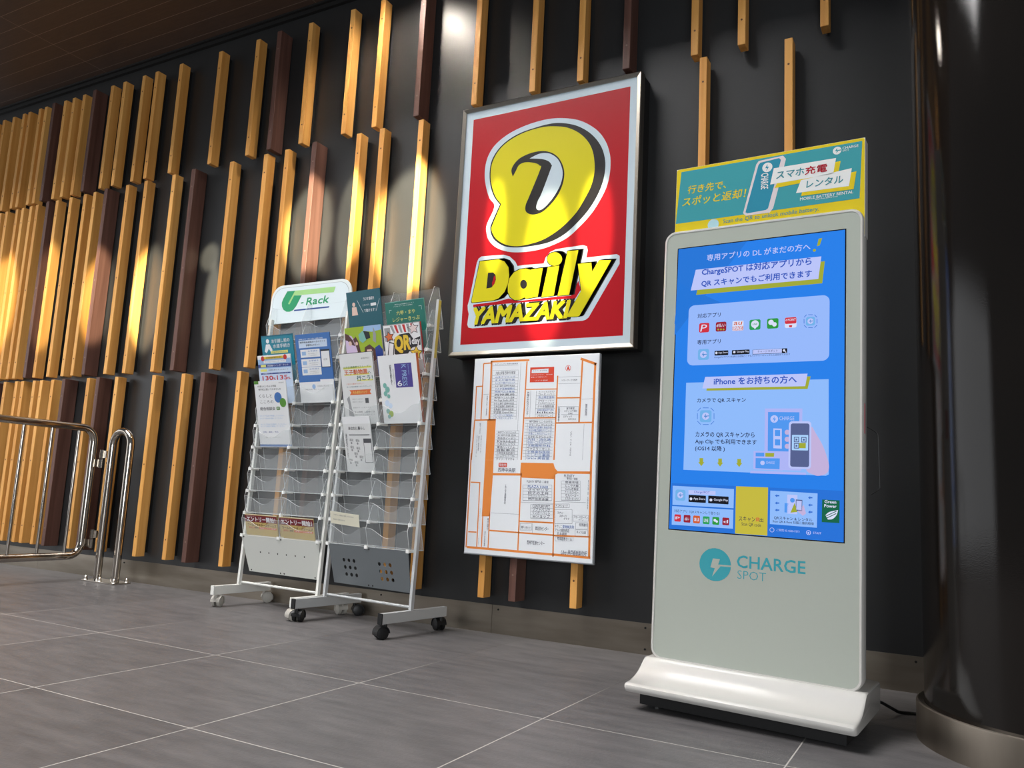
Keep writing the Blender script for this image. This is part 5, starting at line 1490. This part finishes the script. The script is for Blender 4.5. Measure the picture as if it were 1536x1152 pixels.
def sheet(bm, pts, th, mi=0, me=1):
    """thin plate from a planar 3D outline, faces mi, rim me"""
    P = [Vector(p) for p in pts]
    n = Vector((0, 0, 0))
    for i in range(len(P)):
        n += P[i].cross(P[(i + 1) % len(P)])
    n.normalize()
    A = [bm.verts.new(p - n * th / 2) for p in P]
    B_ = [bm.verts.new(p + n * th / 2) for p in P]
    ax = max(range(3), key=lambda i: abs(n[i]))
    tri = tessellate_polygon([[Vector([p[i] for i in range(3) if i != ax] + [0]) for p in P]])
    for q in tri:
        bm.faces.new([A[i] for i in q]).material_index = mi
        bm.faces.new([B_[i] for i in q]).material_index = mi
    for i in range(len(P)):
        j = (i + 1) % len(P)
        bm.faces.new((A[i], A[j], B_[j], B_[i])).material_index = me


def tray_bm(hw):
    """two pocket tray, origin at the middle of its bottom front edge, leaning out at the top"""
    bm = bmesh.new()
    dep, fh, bh = .084, .078, .172
    # front plate with two dips
    top = []
    for k in range(49):
        u = -hw + 2 * hw * k / 48
        c = (-hw / 2 if u < 0 else hw / 2)
        s = abs(u - c) / (hw / 2)
        h = fh - .036 * (1 - (1 - math.cos(PI * min(1, max(0, (1 - s) * 1.55)))) / 2 * 0) * (0.5 + 0.5 * math.cos(PI * min(1, s * 1.12)))
        top.append((u, -h * tt, h))
    sheet(bm, [(-hw, 0, 0), (hw, 0, 0)] + top[::-1], .0022)
    sheet(bm, [(-hw, 0, 0), (-hw, dep, 0), (hw, dep, 0), (hw, 0, 0)], .0025)
    sheet(bm, [(-hw, dep, 0), (hw, dep, 0), (hw, dep - bh * tt, bh), (-hw, dep - bh * tt, bh)], .0022)
    for u in (-hw + .001, 0, hw - .001):
        sheet(bm, [(u, 0, 0), (u, dep, 0), (u, dep - bh * tt, bh), (u, dep - bh * tt - .03, bh), (u, -fh * tt, fh)], .0022)
    # white clips that hook the tray
    for u in (-hw, 0, hw):
        add_box(bm, u - .007, u + .007, -.006, .040, -.007, .003, mi=2)
        add_box(bm, u - .012, u + .004, -.009, -.005, -.009, .005, mi=2)
    return bm


def caster(parent, x, y, m, turn):
    e = bpy.data.objects.new('caster', None)
    e.empty_display_size = .02
    COL.objects.link(e)
    e.parent = parent
    e.location = (x, y, 0)
    e.rotation_euler = (0, 0, turn)
    bm = bmesh.new()
    for s in (-1, 1):
        add_cyl(bm, (s * .006, .012, .0235), (s * .019, .012, .0235), .0235, 26)
        add_cyl(bm, (s * .019, .012, .0235), (s * .0215, .012, .0235), .0235, 26, r2=.017)
    obj('wheel', bm, m, e, smooth=True)
    bm = bmesh.new()
    n = 14
    for s in (-.022, .0,):
        pts = []
        for k in range(n + 1):
            a_ = R(-20 + 200 * k / n)
            pts.append((.012 + .0275 * math.cos(a_), .0235 + .0275 * math.sin(a_)))
        for k in range(n, -1, -1):
            a_ = R(-20 + 200 * k / n)
            pts.append((.012 + .0245 * math.cos(a_), .0235 + .0245 * math.sin(a_)))
        add_prism(bm, pts, s, s + .022, plane='yz')
    add_cyl(bm, (0, -.004, .036), (0, -.004, .0562), .0075, 14)
    obj('hood', bm, M_black if m is M_black else M_castg, e, smooth=True)
    return e


def rack(name, label, O, yaw, phw, fhw, flen, ty, mm, mpanel, mcap, mcast, fy=.015):
    t = thing(name, label, 'leaflet rack', (O[0], O[1], 0), yaw)
    for s in (-1, 1):
        f = obj('foot', box(s * fhw - .011, s * fhw + .011, fy - flen / 2, fy + flen / 2, .056, .096, bevel=.0015), mm, t)
        obj('end_cap', box(s * fhw - .0115, s * fhw + .0115, fy - flen / 2 - .004, fy - flen / 2 + .002, .0555, .0965, bevel=.001), mcap, f, label='black plastic end cap' if mcap is M_black else None)
        for k, yy in enumerate((fy - flen / 2 + .025, fy + flen / 2 - .025)):
            caster(t, s * fhw, yy, mcast, R((25, -35, 160, 70)[k + (2 if s > 0 else 0)]))
        m4 = Matrix.Translation((s * fhw, fy - .015, .096)) @ Matrix.Rotation(-LEAN, 4, 'X')
        bm = bmesh.new()
        add_box(bm, -.007, .007, -.014, .003, 0, 1.285, mtx=m4, bevel=.001)
        obj('post', bm, mm, t)
    bm = bmesh.new()
    add_cyl(bm, (-fhw, fy - .012, .105), (fhw, fy - .012, .105), .0058, 12)
    obj('crossbar', bm, mm, t)
    tr = None
    for k in range(10):
        if tr is None:
            tr = obj('pocket_tray', tray_bm(phw), [M_acr, M_edge, M_clip], t)
            q = tr
        else:
            q = tr.copy()
            COL.objects.link(q)
            q.parent = t
        z = ZB + .002 + PITCH * k
        q.location = (0, tray_y(z, ty), z)
    return t


def tray_y(z, ty):
    return ty + (z - ZB) * math.tan(LEAN)


def front_panel(t, ty, w0, w1, zb, zt, m, holes=None, dots=None):
    """sloping lower panel; holes are cut right through"""
    c = bpy.data.curves.new('panel_outline', 'CURVE')
    c.dimensions = '2D'
    c.fill_mode = 'BOTH'
    c.extrude = .0012
    h = (zt - zb) / math.cos(TILT)

    def spl(pts):
        s = c.splines.new('POLY')
        s.points.add(len(pts) - 1)
        for p, q in zip(s.points, pts):
            p.co = (q[0], q[1], 0, 1)
        s.use_cyclic_u = True
    spl([(-w0, 0), (w0, 0), (w1, h), (-w1, h)])
    for hx, hz, hr in holes or ():
        spl([(hx + hr * math.cos(2 * PI * i / 18), hz + hr * math.sin(2 * PI * i / 18)) for i in range(18)])
    o = bpy.data.objects.new('panel_outline', c)
    COL.objects.link(o)
    e = o.evaluated_get(bpy.context.evaluated_depsgraph_get())
    me = bpy.data.meshes.new_from_object(e)
    bpy.data.objects.remove(o)
    bpy.data.curves.remove(c)
    me.materials.clear()
    me.materials.append(m)
    me.name = 'front_panel'
    p = bpy.data.objects.new('front_panel', me)
    COL.objects.link(p)
    p.parent = t
    y1 = tray_y(zt, ty) - .004
    p.matrix_local = Matrix.Translation((0, y1 + (zt - zb) * tt, zb)) @ Matrix.Rotation(PI / 2 + TILT, 4, 'X')
    if dots:
        bm = bmesh.new()
        add_cyl(bm, (0, 0, .0008), (0, 0, .0020), .0036, 10)
        d = obj('rivet', bm, M_hole, p)
        for i, (x, z) in enumerate(dots):
            q = d if i == 0 else d.copy()
            if i:
                COL.objects.link(q)
                q.parent = p
            q.location = (x, z, 0)
    return p


OL, OR_ = (-2.726, -.183, R(-3.5), -.045), (-2.180, -.255, R(-7), -.020)
rl = rack('leaflet_rack', 'white leaflet rack with a green lettered header board, left of the grey one', OL, OL[2], .250, .258, .33, OL[3], M_rackw, M_panelw, M_rackw, M_castg, fy=-.015)
front_panel(rl, OL[3], .226, .258, .158, ZB, M_panelw, None, [(-.24, .165), (-.012, .166), (.012, .166), (.242, .165), (-.21, .008), (-.012, .008), (.012, .008), (.21, .008)] + [(-.135 + .058 * i, .098) for i in range(6)])
rr_ = rack('leaflet_rack', 'silver grey leaflet rack on black casters, right of the white one', OR_, OR_[2], .238, .254, .38, OR_[3], M_rackg, M_panelg, M_black, M_black, fy=.015)
hs = [(cx + .031 * i + (.004 * (1 - j)), .044 + .031 * j, .0085) for cx in (-.145, .068) for i in range(3) for j in range(3)]
front_panel(rr_, OR_[3], .226, .236, .158, ZB, M_panelg, hs, [(-.012, .164), (.012, .164), (-.012, .008), (.012, .008)])
# header board of the white rack
bm = bmesh.new()
hy = .036
outl = [(-.306, 1.362), (.257, 1.362), (.250, 1.475)] + [(.178 + .070 * math.cos(R(a_)), 1.482 + .068 * math.sin(R(a_))) for a_ in range(8, 91, 10)] + \
       [(-.226 + .072 * math.cos(R(a_)), 1.486 + .072 * math.sin(R(a_))) for a_ in range(90, 173, 10)] + [(-.299, 1.475)]
add_prism(bm, outl, hy - .004, hy + .004)
hd = obj('header', bm, mat('header_white', srgb(214, 222, 222), .35), rl)
pal = palette('rackhead', dict(green=(32, 146, 96), lgreen=(158, 204, 132), dblue=(36, 70, 138), line=(150, 160, 165), face=(210, 222, 226)), rough=.3)
a = Art(pal, y=hy - .0042)
inn = [((x + .024) * 1000 * .955 - 24, (z - 1.362) * 1000 * .935 + 1362) for x, z in outl]
inn2 = [((x + .024) * 1000 * .948 - 24, (z - 1.362) * 1000 * .925 + 1362) for x, z in outl]
a.poly('line', 0, inn)
a.poly('face', 1, inn2)
a.run(ART['header'])
a.build('lettering', hd, 'green lettering with a pale green bar and dark blue underline')
# yellow strip on the grey rack's right post
m4 = Matrix.Translation((.254, 0, .096)) @ Matrix.Rotation(-LEAN, 4, 'X')
bm = bmesh.new()
add_box(bm, .0071, .0079, -.013, .002, 1.03, 1.28, mtx=m4)
obj('post_label', bm, mat('yellow_strip', srgb(206, 186, 86), .4), rr_, label='yellow printed strip down the right post')

# ------------------------------------------------------------------ leaflets (each its own thing, standing in the trays)
LP = dict(white=(226, 228, 230), paper=(214, 216, 216), cream=(224, 220, 200), teal=(30, 126, 148), teal2=(20, 96, 118), navyteal=(30, 88, 100), blue=(66, 112, 176), dblue=(42, 66, 140), lblue=(150, 182, 220),
          pblue=(196, 212, 232), yellow=(220, 190, 60), pyellow=(224, 222, 120), red=(192, 46, 44), maroon=(112, 24, 34), gold=(196, 172, 104), green=(84, 140, 50), lime=(150, 176, 44), dgreen=(36, 112, 100),
          purple=(76, 66, 142), grey=(150, 152, 154), dgrey=(78, 80, 84), ink=(36, 38, 44), orange=(214, 110, 60), lilac=(206, 186, 216), skin=(220, 190, 176), brown=(84, 54, 50), mint=(120, 176, 166), pinkw=(224, 206, 204))
leaf_pal = palette('leaflet', LP, rough=.3)


def leaflet(rackO, u, k, wd, ht, th, label, paint, side='white', cat='leaflet', yoff=.012, group=None, du=0.0):
    """stand a leaflet of wd x ht in tray k of a rack at column centre u"""
    z = ZB + PITCH * k + .004
    yl = tray_y(z, rackO[3]) + yoff
    cs, sn = math.cos(rackO[2]), math.sin(rackO[2])
    loc = (rackO[0] + u * cs - yl * sn, rackO[1] + u * sn + yl * cs, z)
    t = thing('leaflet', label, cat, loc, 0, group)
    t.rotation_euler = Euler((TILT, du, rackO[2]), 'XYZ')
    obj('sheets', box(-wd / 2, wd / 2, 0, th, 0, ht), M_acr if side == 'clear' else leaf_pal(side), t)
    a = Art(leaf_pal, unit=1.0, y=-.0003)
    a.u = 1.0
    # paint in fractions of the page
    class F:
        def r(s, m, l, x0, y0, x1, y1, rad=0): a.rect(m, l, (x0 - .5) * wd, y0 * ht, (x1 - .5) * wd, y1 * ht, rad * wd)
        def p(s, m, l, *pts): a.poly(m, l, [((x - .5) * wd, y * ht) for x, y in pts])
        def c(s, m, l, x, y, r_): a.circ(m, l, (x - .5) * wd, y * ht, r_ * wd)
        def t(s, m, l, tx, x0, y0, x1, y1, sh=0, bo=0, rot=0): a.text(m, l, tx, (x0 - .5) * wd, y0 * ht, (x1 - .5) * wd, y1 * ht, sh, bo, rot)
        def l(s, m, l, x0, y0, x1, y1, w_): a.line(m, l, (x0 - .5) * wd, y0 * ht, (x1 - .5) * wd, y1 * ht, w_ * wd)
    paint(F())
    a.build('cover', t)
    return t


class Up:
    """squeeze a page's artwork towards the top edge, the foot of the page keeps its ground colour"""

    def __init__(s, f, k): s.f, s.k = f, k
    def y(s, v): return 1 - (1 - v) * s.k if v > 0 else 0
    def r(s, m, l, x0, y0, x1, y1, rad=0): s.f.r(m, l, x0, s.y(y0), x1, s.y(y1), rad)
    def p(s, m, l, *pts): s.f.p(m, l, *[(x, s.y(y)) for x, y in pts])
    def c(s, m, l, x, y, r_): s.f.c(m, l, x, s.y(y), r_ * .9)
    def t(s, m, l, tx, x0, y0, x1, y1, sh=0, bo=0, rot=0): s.f.t(m, l, tx, x0, s.y(y0), x1, s.y(y1), sh, bo, rot)
    def l(s, m, l, x0, y0, x1, y1, w_): s.f.l(m, l, x0, s.y(y0), x1, s.y(y1), w_)


def pg_moving(f):
    f = Up(f, 0.92)
    f.r('teal', 0, 0, 0, 1, 1)
    f.p('teal2', 1, (0, 1), (0, .97), (1, .97), (1, 1))
    f.t('white', 2, 'お引越し前の', .33, .82, .9, .91, bo=.02)
    f.t('white', 2, '水道手続き', .36, .70, .9, .79, bo=.02)
    f.c('white', 2, .2, .87, .055)
    f.p('white', 2, (.08, .64), (.14, .8), (.26, .8), (.34, .66), (.28, .62), (.22, .70), (.14, .60))
    f.r('pyellow', 2, .28, .58, .82, .64)
    f.t('teal2', 3, '手続きはかんたん', .32, .59, .78, .63)
    f.r('white', 2, .13, .50, .16, .56)


def pg_portal(f):
    f.r('blue', 0, 0, 0, 1, 1)
    f.t('white', 1, '神戸市水道局', .10, .915, .8, .935)
    f.r('pblue', 1, .09, .80, .91, .91)
    f.t('ink', 2, '神戸市水道局ポータルサイト', .13, .865, .87, .895, bo=.01)
    f.t('ink', 2, '各種申込サポート', .30, .82, .70, .85, bo=.01)
    for y in (.66, .52, .40):
        f.r('white', 1, .12, y, .68, y + .115)
        f.r('lblue', 2, .16, y + .03, .28, y + .085)
        f.t('blue', 2, 'お手続き', .34, y + .075, .62, y + .10)
        f.t('grey', 2, '水道の使用開始や中止', .34, y + .045, .62, y + .062)
        f.t('grey', 2, '二十四時間受付', .34, y + .018, .60, y + .034)
    f.r('ink', 1, .70, .50, .96, .76)
    f.r('white', 2, .715, .51, .945, .735)
    f.t('grey', 3, '検索', .77, .60, .88, .63)
    f.r('white', 1, 0, 0, 1, .33)
    f.r('blue', 2, 0, .30, .62, .33)
    f.c('lblue', 2, .42, .23, .05)
    f.t('grey', 2, '水道局お客さま', .52, .22, .85, .25)
    f.t('grey', 2, '電話センター', .15, .18, .85, .20)


def pg_net(f):
    f = Up(f, 0.8)
    f.r('lblue', 0, 0, 0, 1, 1)
    f.r('white', 1, 0, .90, 1, 1)
    f.c('red', 2, .16, .92, .06)
    f.c('red', 2, .84, .93, .06)
    f.r('yellow', 3, .2, .905, .78, .965)
    f.t('brown', 4, '大好評受付中', .26, .912, .72, .955, bo=.02)
    f.r('white', 2, .18, .80, .86, .865)
    f.t('dblue', 3, 'マンションで光インターネット', .22, .815, .82, .852)
    f.r('dblue', 1, 0, .69, 1, .77)
    f.t('white', 2, '光回線でインターネット', .28, .705, .92, .755, bo=.02)
    f.r('pyellow', 2, .08, .70, .24, .76)
    f.r('pblue', 1, 0, 0, 1, .66)
    f.t('ink', 2, '月額料金がずっとおトク', .3, .60, .9, .635)
    f.r('pyellow', 2, .06, .585, .26, .645)
    f.r('dblue', 2, .06, .51, .96, .545)
    f.t('white', 3, '戸建タイプ', .14, .515, .42, .54)
    f.t('white', 3, 'マンション', .6, .515, .88, .54)
    f.t('red', 2, '130', .10, .36, .42, .47, bo=.06)
    f.t('red', 2, '135', .54, .36, .86, .47, bo=.06)
    f.t('red', 2, '%', .43, .36, .5, .42, bo=.04)
    f.t('red', 2, '%', .87, .36, .94, .42, bo=.04)


def pg_consult(f):
    f.r('white', 0, 0, 0, 1, 1)
    f.r('green', 1, 0, .955, .14, 1)
    f.t('grey', 1, '相談無料', .78, .955, .95, .975)
    f.t('ink', 1, '弁護士といろんな相談', .10, .905, .70, .935)
    f.t('ink', 1, '専門家に聞いてみませんか', .12, .855, .84, .888)
    f.t('ink', 1, 'くらしと', .12, .745, .54, .80)
    f.t('ink', 1, 'こころの', .14, .66, .56, .705)
    f.c('blue', 1, .72, .745, .115)
    f.c('green', 2, .86, .665, .10)
    f.t('dgrey', 1, '総合相談会', .12, .555, .60, .605, bo=.015)
    f.r('green', 1, .64, .555, .75, .605, .02)
    f.t('white', 2, '無料', .655, .565, .735, .595)
    for y, x1 in ((.46, .86), (.42, .8), (.33, .9), (.30, .84)):
        f.t('lblue', 1, 'ひとりで悩まず相談してください', .08, y, x1, y + .022)
    f.t('dblue', 1, '日時・場所・予約', .14, .21, .62, .235)
    f.t('grey', 1, '電話でお問い合わせください', .2, .13, .7, .15)
    f.r('blue', 1, 0, 0, 1, .035)


def pg_entry(f):
    f = Up(f, .52)
    f.r('gold', 0, 0, 0, 1, 1)
    f.r('white', 1, 0, .985, 1, 1)
    f.r('maroon', 1, 0, .66, 1, .96)
    f.t('pinkw', 2, '2020年9月から', .05, .895, .30, .935)
    f.t('white', 2, 'エントリー開始！', .06, .69, .95, .90, bo=.06)
    f.t('brown', 1, '神戸・関西の皆さん', .52, .61, .92, .645)
    f.t('brown', 1, 'ワールドマスターズゲームズ', .07, .48, .97, .60, bo=.04)
    f.r('orange', 1, .42, .37, .97, .45)
    f.t('red', 1, '2021', .10, .375, .28, .45, bo=.02)
    f.t('ink', 1, '関西', .30, .375, .40, .45, bo=.02)
    f.t('white', 2, 'スポーツの祭典', .45, .385, .94, .44)


def pg_radio(f):
    f.r('navyteal', 0, 0, 0, 1, 1)
    f.t('white', 1, 'ラジオ番組を', .50, .84, .82, .89, bo=.02)
    f.t('white', 1, 'スマホ アプリ', .46, .755, .66, .785)
    f.r('white', 1, .70, .745, .86, .79, .01)
    f.t('white', 1, 'で聴けます！', .49, .66, .82, .71, bo=.02)
    f.l('white', 1, .31, .86, .46, .66, .008)
    f.l('white', 1, .97, .84, .84, .66, .008)
    f.c('skin', 1, .2, .80, .045)
    f.p('skin', 1, (.14, .76), (.27, .76), (.30, .63), (.12, .63))
    f.r('white', 1, .17, .0, .92, .36)
    f.t('ink', 2, '電波について・・・', .21, .27, .6, .31)
    f.l('grey', 2, .2, .20, .9, .20, .006)
    f.t('brown', 2, 'サイマル放送', .38, .13, .72, .175)


def pg_rokko(f):
    f = Up(f, 0.72)
    f.r('dgreen', 0, 0, 0, 1, 1)
    f.r('mint', 1, 0, .985, 1, 1)
    f.t('white', 1, '神戸の山を遊びつくそう', .25, .90, .75, .93)
    f.t('white', 1, 'バスとケーブルでお得に', .22, .85, .72, .88)
    f.t('pyellow', 1, '六甲・まや', .28, .62, .76, .74, bo=.012)
    f.t('pyellow', 1, 'レジャーきっぷ', .17, .44, .86, .56, bo=.012)
    f.l('white', 1, .10, .78, .10, .70, .006)
    f.l('white', 1, .10, .78, .16, .78, .006)
    f.l('white', 1, .93, .80, .93, .70, .006)
    f.l('white', 1, .93, .80, .86, .80, .006)
    f.t('white', 1, '春夏秋冬いつでも使えます', .2, .30, .8, .34)


def pg_comic(f):
    f = Up(f, 0.62)
    f.r('lime', 0, 0, 0, 1, 1)
    f.p('lblue', 1, (.55, 1), (1, 1), (1, .84), (.75, .80), (.52, .86))
    f.p('lilac', 2, (0, 0), (.34, 0), (.30, .5), (.18, .74), (0, .8))
    f.p('brown', 3, (.0, .84), (.10, .78), (.22, .58), (.26, .40), (.16, .46), (.06, .60), (0, .62))
    f.p('brown', 3, (.22, .62), (.30, .70), (.36, .55), (.40, .20), (.34, .12), (.28, .40))
    f.c('skin', 4, .13, .50, .05)
    f.c('skin', 4, .31, .48, .04)
    f.p('mint', 3, (.38, .75), (.50, .86), (.62, .78), (.60, .58), (.48, .48), (.40, .56))
    f.p('ink', 4, (.52, .86), (.68, .80), (.70, .62), (.58, .58))
    f.p('grey', 3, (.80, .96), (.86, .72), (.84, .44), (.76, .52), (.78, .74))
    f.p('brown', 3, (.44, .0), (.52, .34), (.66, .42), (.80, .26), (.82, 0))
    f.p('skin', 4, (.54, .02), (.58, .26), (.70, .26), (.74, .02))
    f.p('dblue', 3, (.80, .30), (.92, .38), (1, .22), (1, 0), (.82, 0))
    f.p('yellow', 3, (.36, 0), (.40, .2), (.48, .24), (.46, 0))


def pg_qr(f):
    f = Up(f, 0.74)
    f.r('grey', 0, 0, 0, 1, 1)
    f.r('white', 1, .02, .02, .98, .98)
    for i in range(6):
        f.p('red' if i % 2 else 'grey', 2, (.2 + i * .11, .97), (.27 + i * .11, .97), (.33 + i * .1, .76), (.28 + i * .1, .76))
    f.r('grey', 2, .04, .56, .2, .92)
    def star(m, l, x, y, r_, rot=0):
        f.p(m, l, *[(x + (r_ if i % 2 == 0 else r_ * .5) * math.cos(R(90 + rot + 36 * i)), y + (r_ if i % 2 == 0 else r_ * .5) * 1.05 * math.sin(R(90 + rot + 36 * i))) for i in range(10)])
    star('ink', 3, .16, .68, .15, 10)
    star('orange', 4, .16, .68, .12, 10)
    star('ink', 3, .82, .84, .16, 5)
    star('pinkw', 4, .82, .84, .13, 5)
    f.p('ink', 3, (.26, .22), (.28, .60), (.44, .72), (.70, .74), (.80, .56), (.98, .62), (.97, .40), (.74, .34), (.62, .20), (.40, .12))
    f.t('yellow', 5, 'QR', .29, .24, .70, .68, sh=.05, bo=.07)
    f.t('white', 5, '1day', .70, .38, .96, .60, bo=.05)
    f.p('ink', 3, (.05, .12), (.14, .56), (.28, .50), (.22, .06))
    f.p('white', 4, (.08, .14), (.15, .52), (.26, .48), (.20, .09))
    star('ink', 5, .84, .2, .19, -5)
    star('yellow', 6, .84, .2, .155, -5)
    f.t('brown', 7, '無制限', .78, .18, .90, .24)
    f.p('red', 3, (.62, .0), (.74, .16), (.80, .02))


def pg_zoo(f):
    f.r('ink', 0, .0, .0, 1, 1, .02)
    f.r('paper', 1, .012, .008, .988, .992, .02)
    f.t('dgrey', 2, 'お出かけ', .66, .90, .9, .925, sh=.2)
    f.r('pyellow', 2, .10, .775, .94, .80)
    f.t('green', 3, '公共交通機関でスムーズに', .11, .785, .92, .815, bo=.015)
    f.r('pyellow', 2, .12, .685, .86, .705)
    f.t('orange', 3, '王子動物園', .12, .695, .80, .765, bo=.035)
    f.t('dgreen', 3, 'へ', .82, .695, .91, .73, bo=.02)
    f.r('pyellow', 2, .48, .60, .95, .62)
    f.t('dgreen', 3, '行こう！', .48, .605, .94, .675, bo=.03)
    f.t('orange', 2, '三宮から電車でたのしく', .15, .555, .66, .575)
    f.t('teal2', 2, '市バス阪急電車でまいりましょう', .15, .515, .88, .535)
    f.p('orange', 2, (.22, .41), (.27, .445), (.22, .48), (.86, .48), (.82, .445), (.86, .41))
    f.t('pyellow', 3, '大人割引パック', .32, .425, .74, .465)
    for y, x1 in ((.34, .6), (.30, .6), (.22, .8), (.12, .9)):
        f.t('grey', 2, '期間中ずっと使えます', .28, y, x1, y + .02)
    f.t('dgrey', 2, '王子公園駅 入園券つき', .24, .155, .90, .18)
    f.p('grey', 2, (.12, .36), (.2, .40), (.24, .22), (.30, .10), (.14, .12), (.16, .26))
    f.r('dgrey', 2, .66, .29, .76, .36)


def pg_kpress(f):
    f.r('white', 0, 0, 0, 1, 1)
    f.r('purple', 1, .42, .52, .86, .87)
    f.t('lblue', 2, 'K PRESS', .60, .54, .72, .85, rot=-90, bo=.01)
    f.t('white', 2, '6', .46, .54, .58, .62, bo=.03)
    f.t('lblue', 2, 'June issue', .76, .70, .80, .85, rot=-90)
    f.t('ink', 2, '初夏の古都を歩く', .28, .56, .34, .86, rot=-90)
    f.t('grey', 2, '京の庭めぐり', .36, .56, .40, .80, rot=-90)
    for i, (x, y, r_) in enumerate(((.12, .56, .05), (.18, .50, .06), (.12, .44, .05), (.2, .40, .04))):
        f.c('mint', 1 + i, x, y, r_)
    for i, (x, y, r_) in enumerate(((.14, .30, .06), (.22, .26, .05))):
        f.c('pblue', 1 + i, x, y, r_)
    for i, (x, y, r_) in enumerate(((.14, .18, .05), (.22, .14, .06), (.16, .10, .04))):
        f.c('lime' if i == 1 else 'mint', 1 + i, x, y, r_)


def pg_mono(f):
    f.r('paper', 0, 0, 0, 1, 1)
    f.r('white', 1, .0, .87, 1, 1)
    f.t('dgrey', 2, 'あなたに暮らし', .2, .76, .8, .82, bo=.03)
    f.r('dgrey', 2, .2, .66, .94, .675)
    f.r('dgrey', 2, .7, .16, .98, .60)
    f.r('paper', 3, .715, .17, .965, .52)
    for x, y in ((.26, .55), (.48, .54), (.26, .42), (.48, .40), (.38, .30), (.16, .18), (.36, .14), (.56, .24)):
        f.t('dgrey', 2, '福祉', x - .06, y, x + .08, y + .05)
        f.c('grey', 2, x, y - .03, .03)
    f.t('dgrey', 2, '地域だより', .06, .2, .12, .7, rot=-90)


def pg_strip(f):
    f.r('cream', 0, 0, .60, 1, 1)
    f.t('dgrey', 1, 'このポケットは現在ご利用いただけません', .1, .87, .82, .92)
    f.t('dgrey', 1, '係員までお問い合わせ', .1, .72, .5, .77)


cw, rw = .125, .1175
leaflet(OL, -.132, 7, .217, .229, .004, 'teal leaflet about moving house, top left pocket in use of the white rack', pg_moving, 'teal')
leaflet(OL, .136, 6, .222, .319, .004, 'blue tall leaflet with white boxes in the right column of the white rack', pg_portal, 'blue')
leaflet(OL, -.130, 6, .228, .234, .004, 'pale blue flyer with big red numbers, under the teal moving leaflet', pg_net, 'white', yoff=.010)
leaflet(OL, -.112, 4, .216, .315, .004, 'white flyer with a blue and a green circle, under the red numbered flyer', pg_consult, 'white', yoff=.012)
leaflet(OL, -.137, -1, .218, .205, .004, 'maroon and gold flyer, left of the pair above the white panel', pg_entry, 'gold', yoff=.047, group='maroon and gold flyers above the white panel')
leaflet(OL, .098, -1, .220, .204, .004, 'maroon and gold flyer, right of the pair above the white panel', pg_entry, 'gold', yoff=.047, group='maroon and gold flyers above the white panel')
leaflet(OR_, -.125, 8, .212, .288, .003, 'dark teal flyer standing highest, top left pocket of the grey rack', pg_radio, 'navyteal')
leaflet(OR_, .117, 8, .226, .218, .005, 'green leaflet with yellow lettering, top right pocket of the grey rack', pg_rokko, 'mint')
leaflet(OR_, -.121, 7, .228, .228, .004, 'lime green flyer with drawn figures, under the dark teal flyer', pg_comic, 'white')
leaflet(OR_, .113, 7, .217, .221, .008, 'loud flyer with huge yellow letters, under the green leaflet', pg_qr, 'red')
leaflet(OR_, -.121, 5, .212, .316, .004, 'white leaflet with orange and green headline, left column of the grey rack', pg_zoo, 'paper')
leaflet(OR_, .124, 5, .221, .291, .014, 'white magazine with a purple block, right column of the grey rack', pg_kpress, 'orange', cat='magazine')
leaflet(OR_, -.098, 3, .170, .240, .004, 'black and white printed newsletter below the white leaflet with orange headline', pg_mono, 'paper', cat='newsletter')
leaflet(OR_, -.142, 0, .180, .136, .001, 'clear card with a cream paper strip in the lowest left pocket of the grey rack', pg_strip, 'clear', cat='notice', du=R(3))
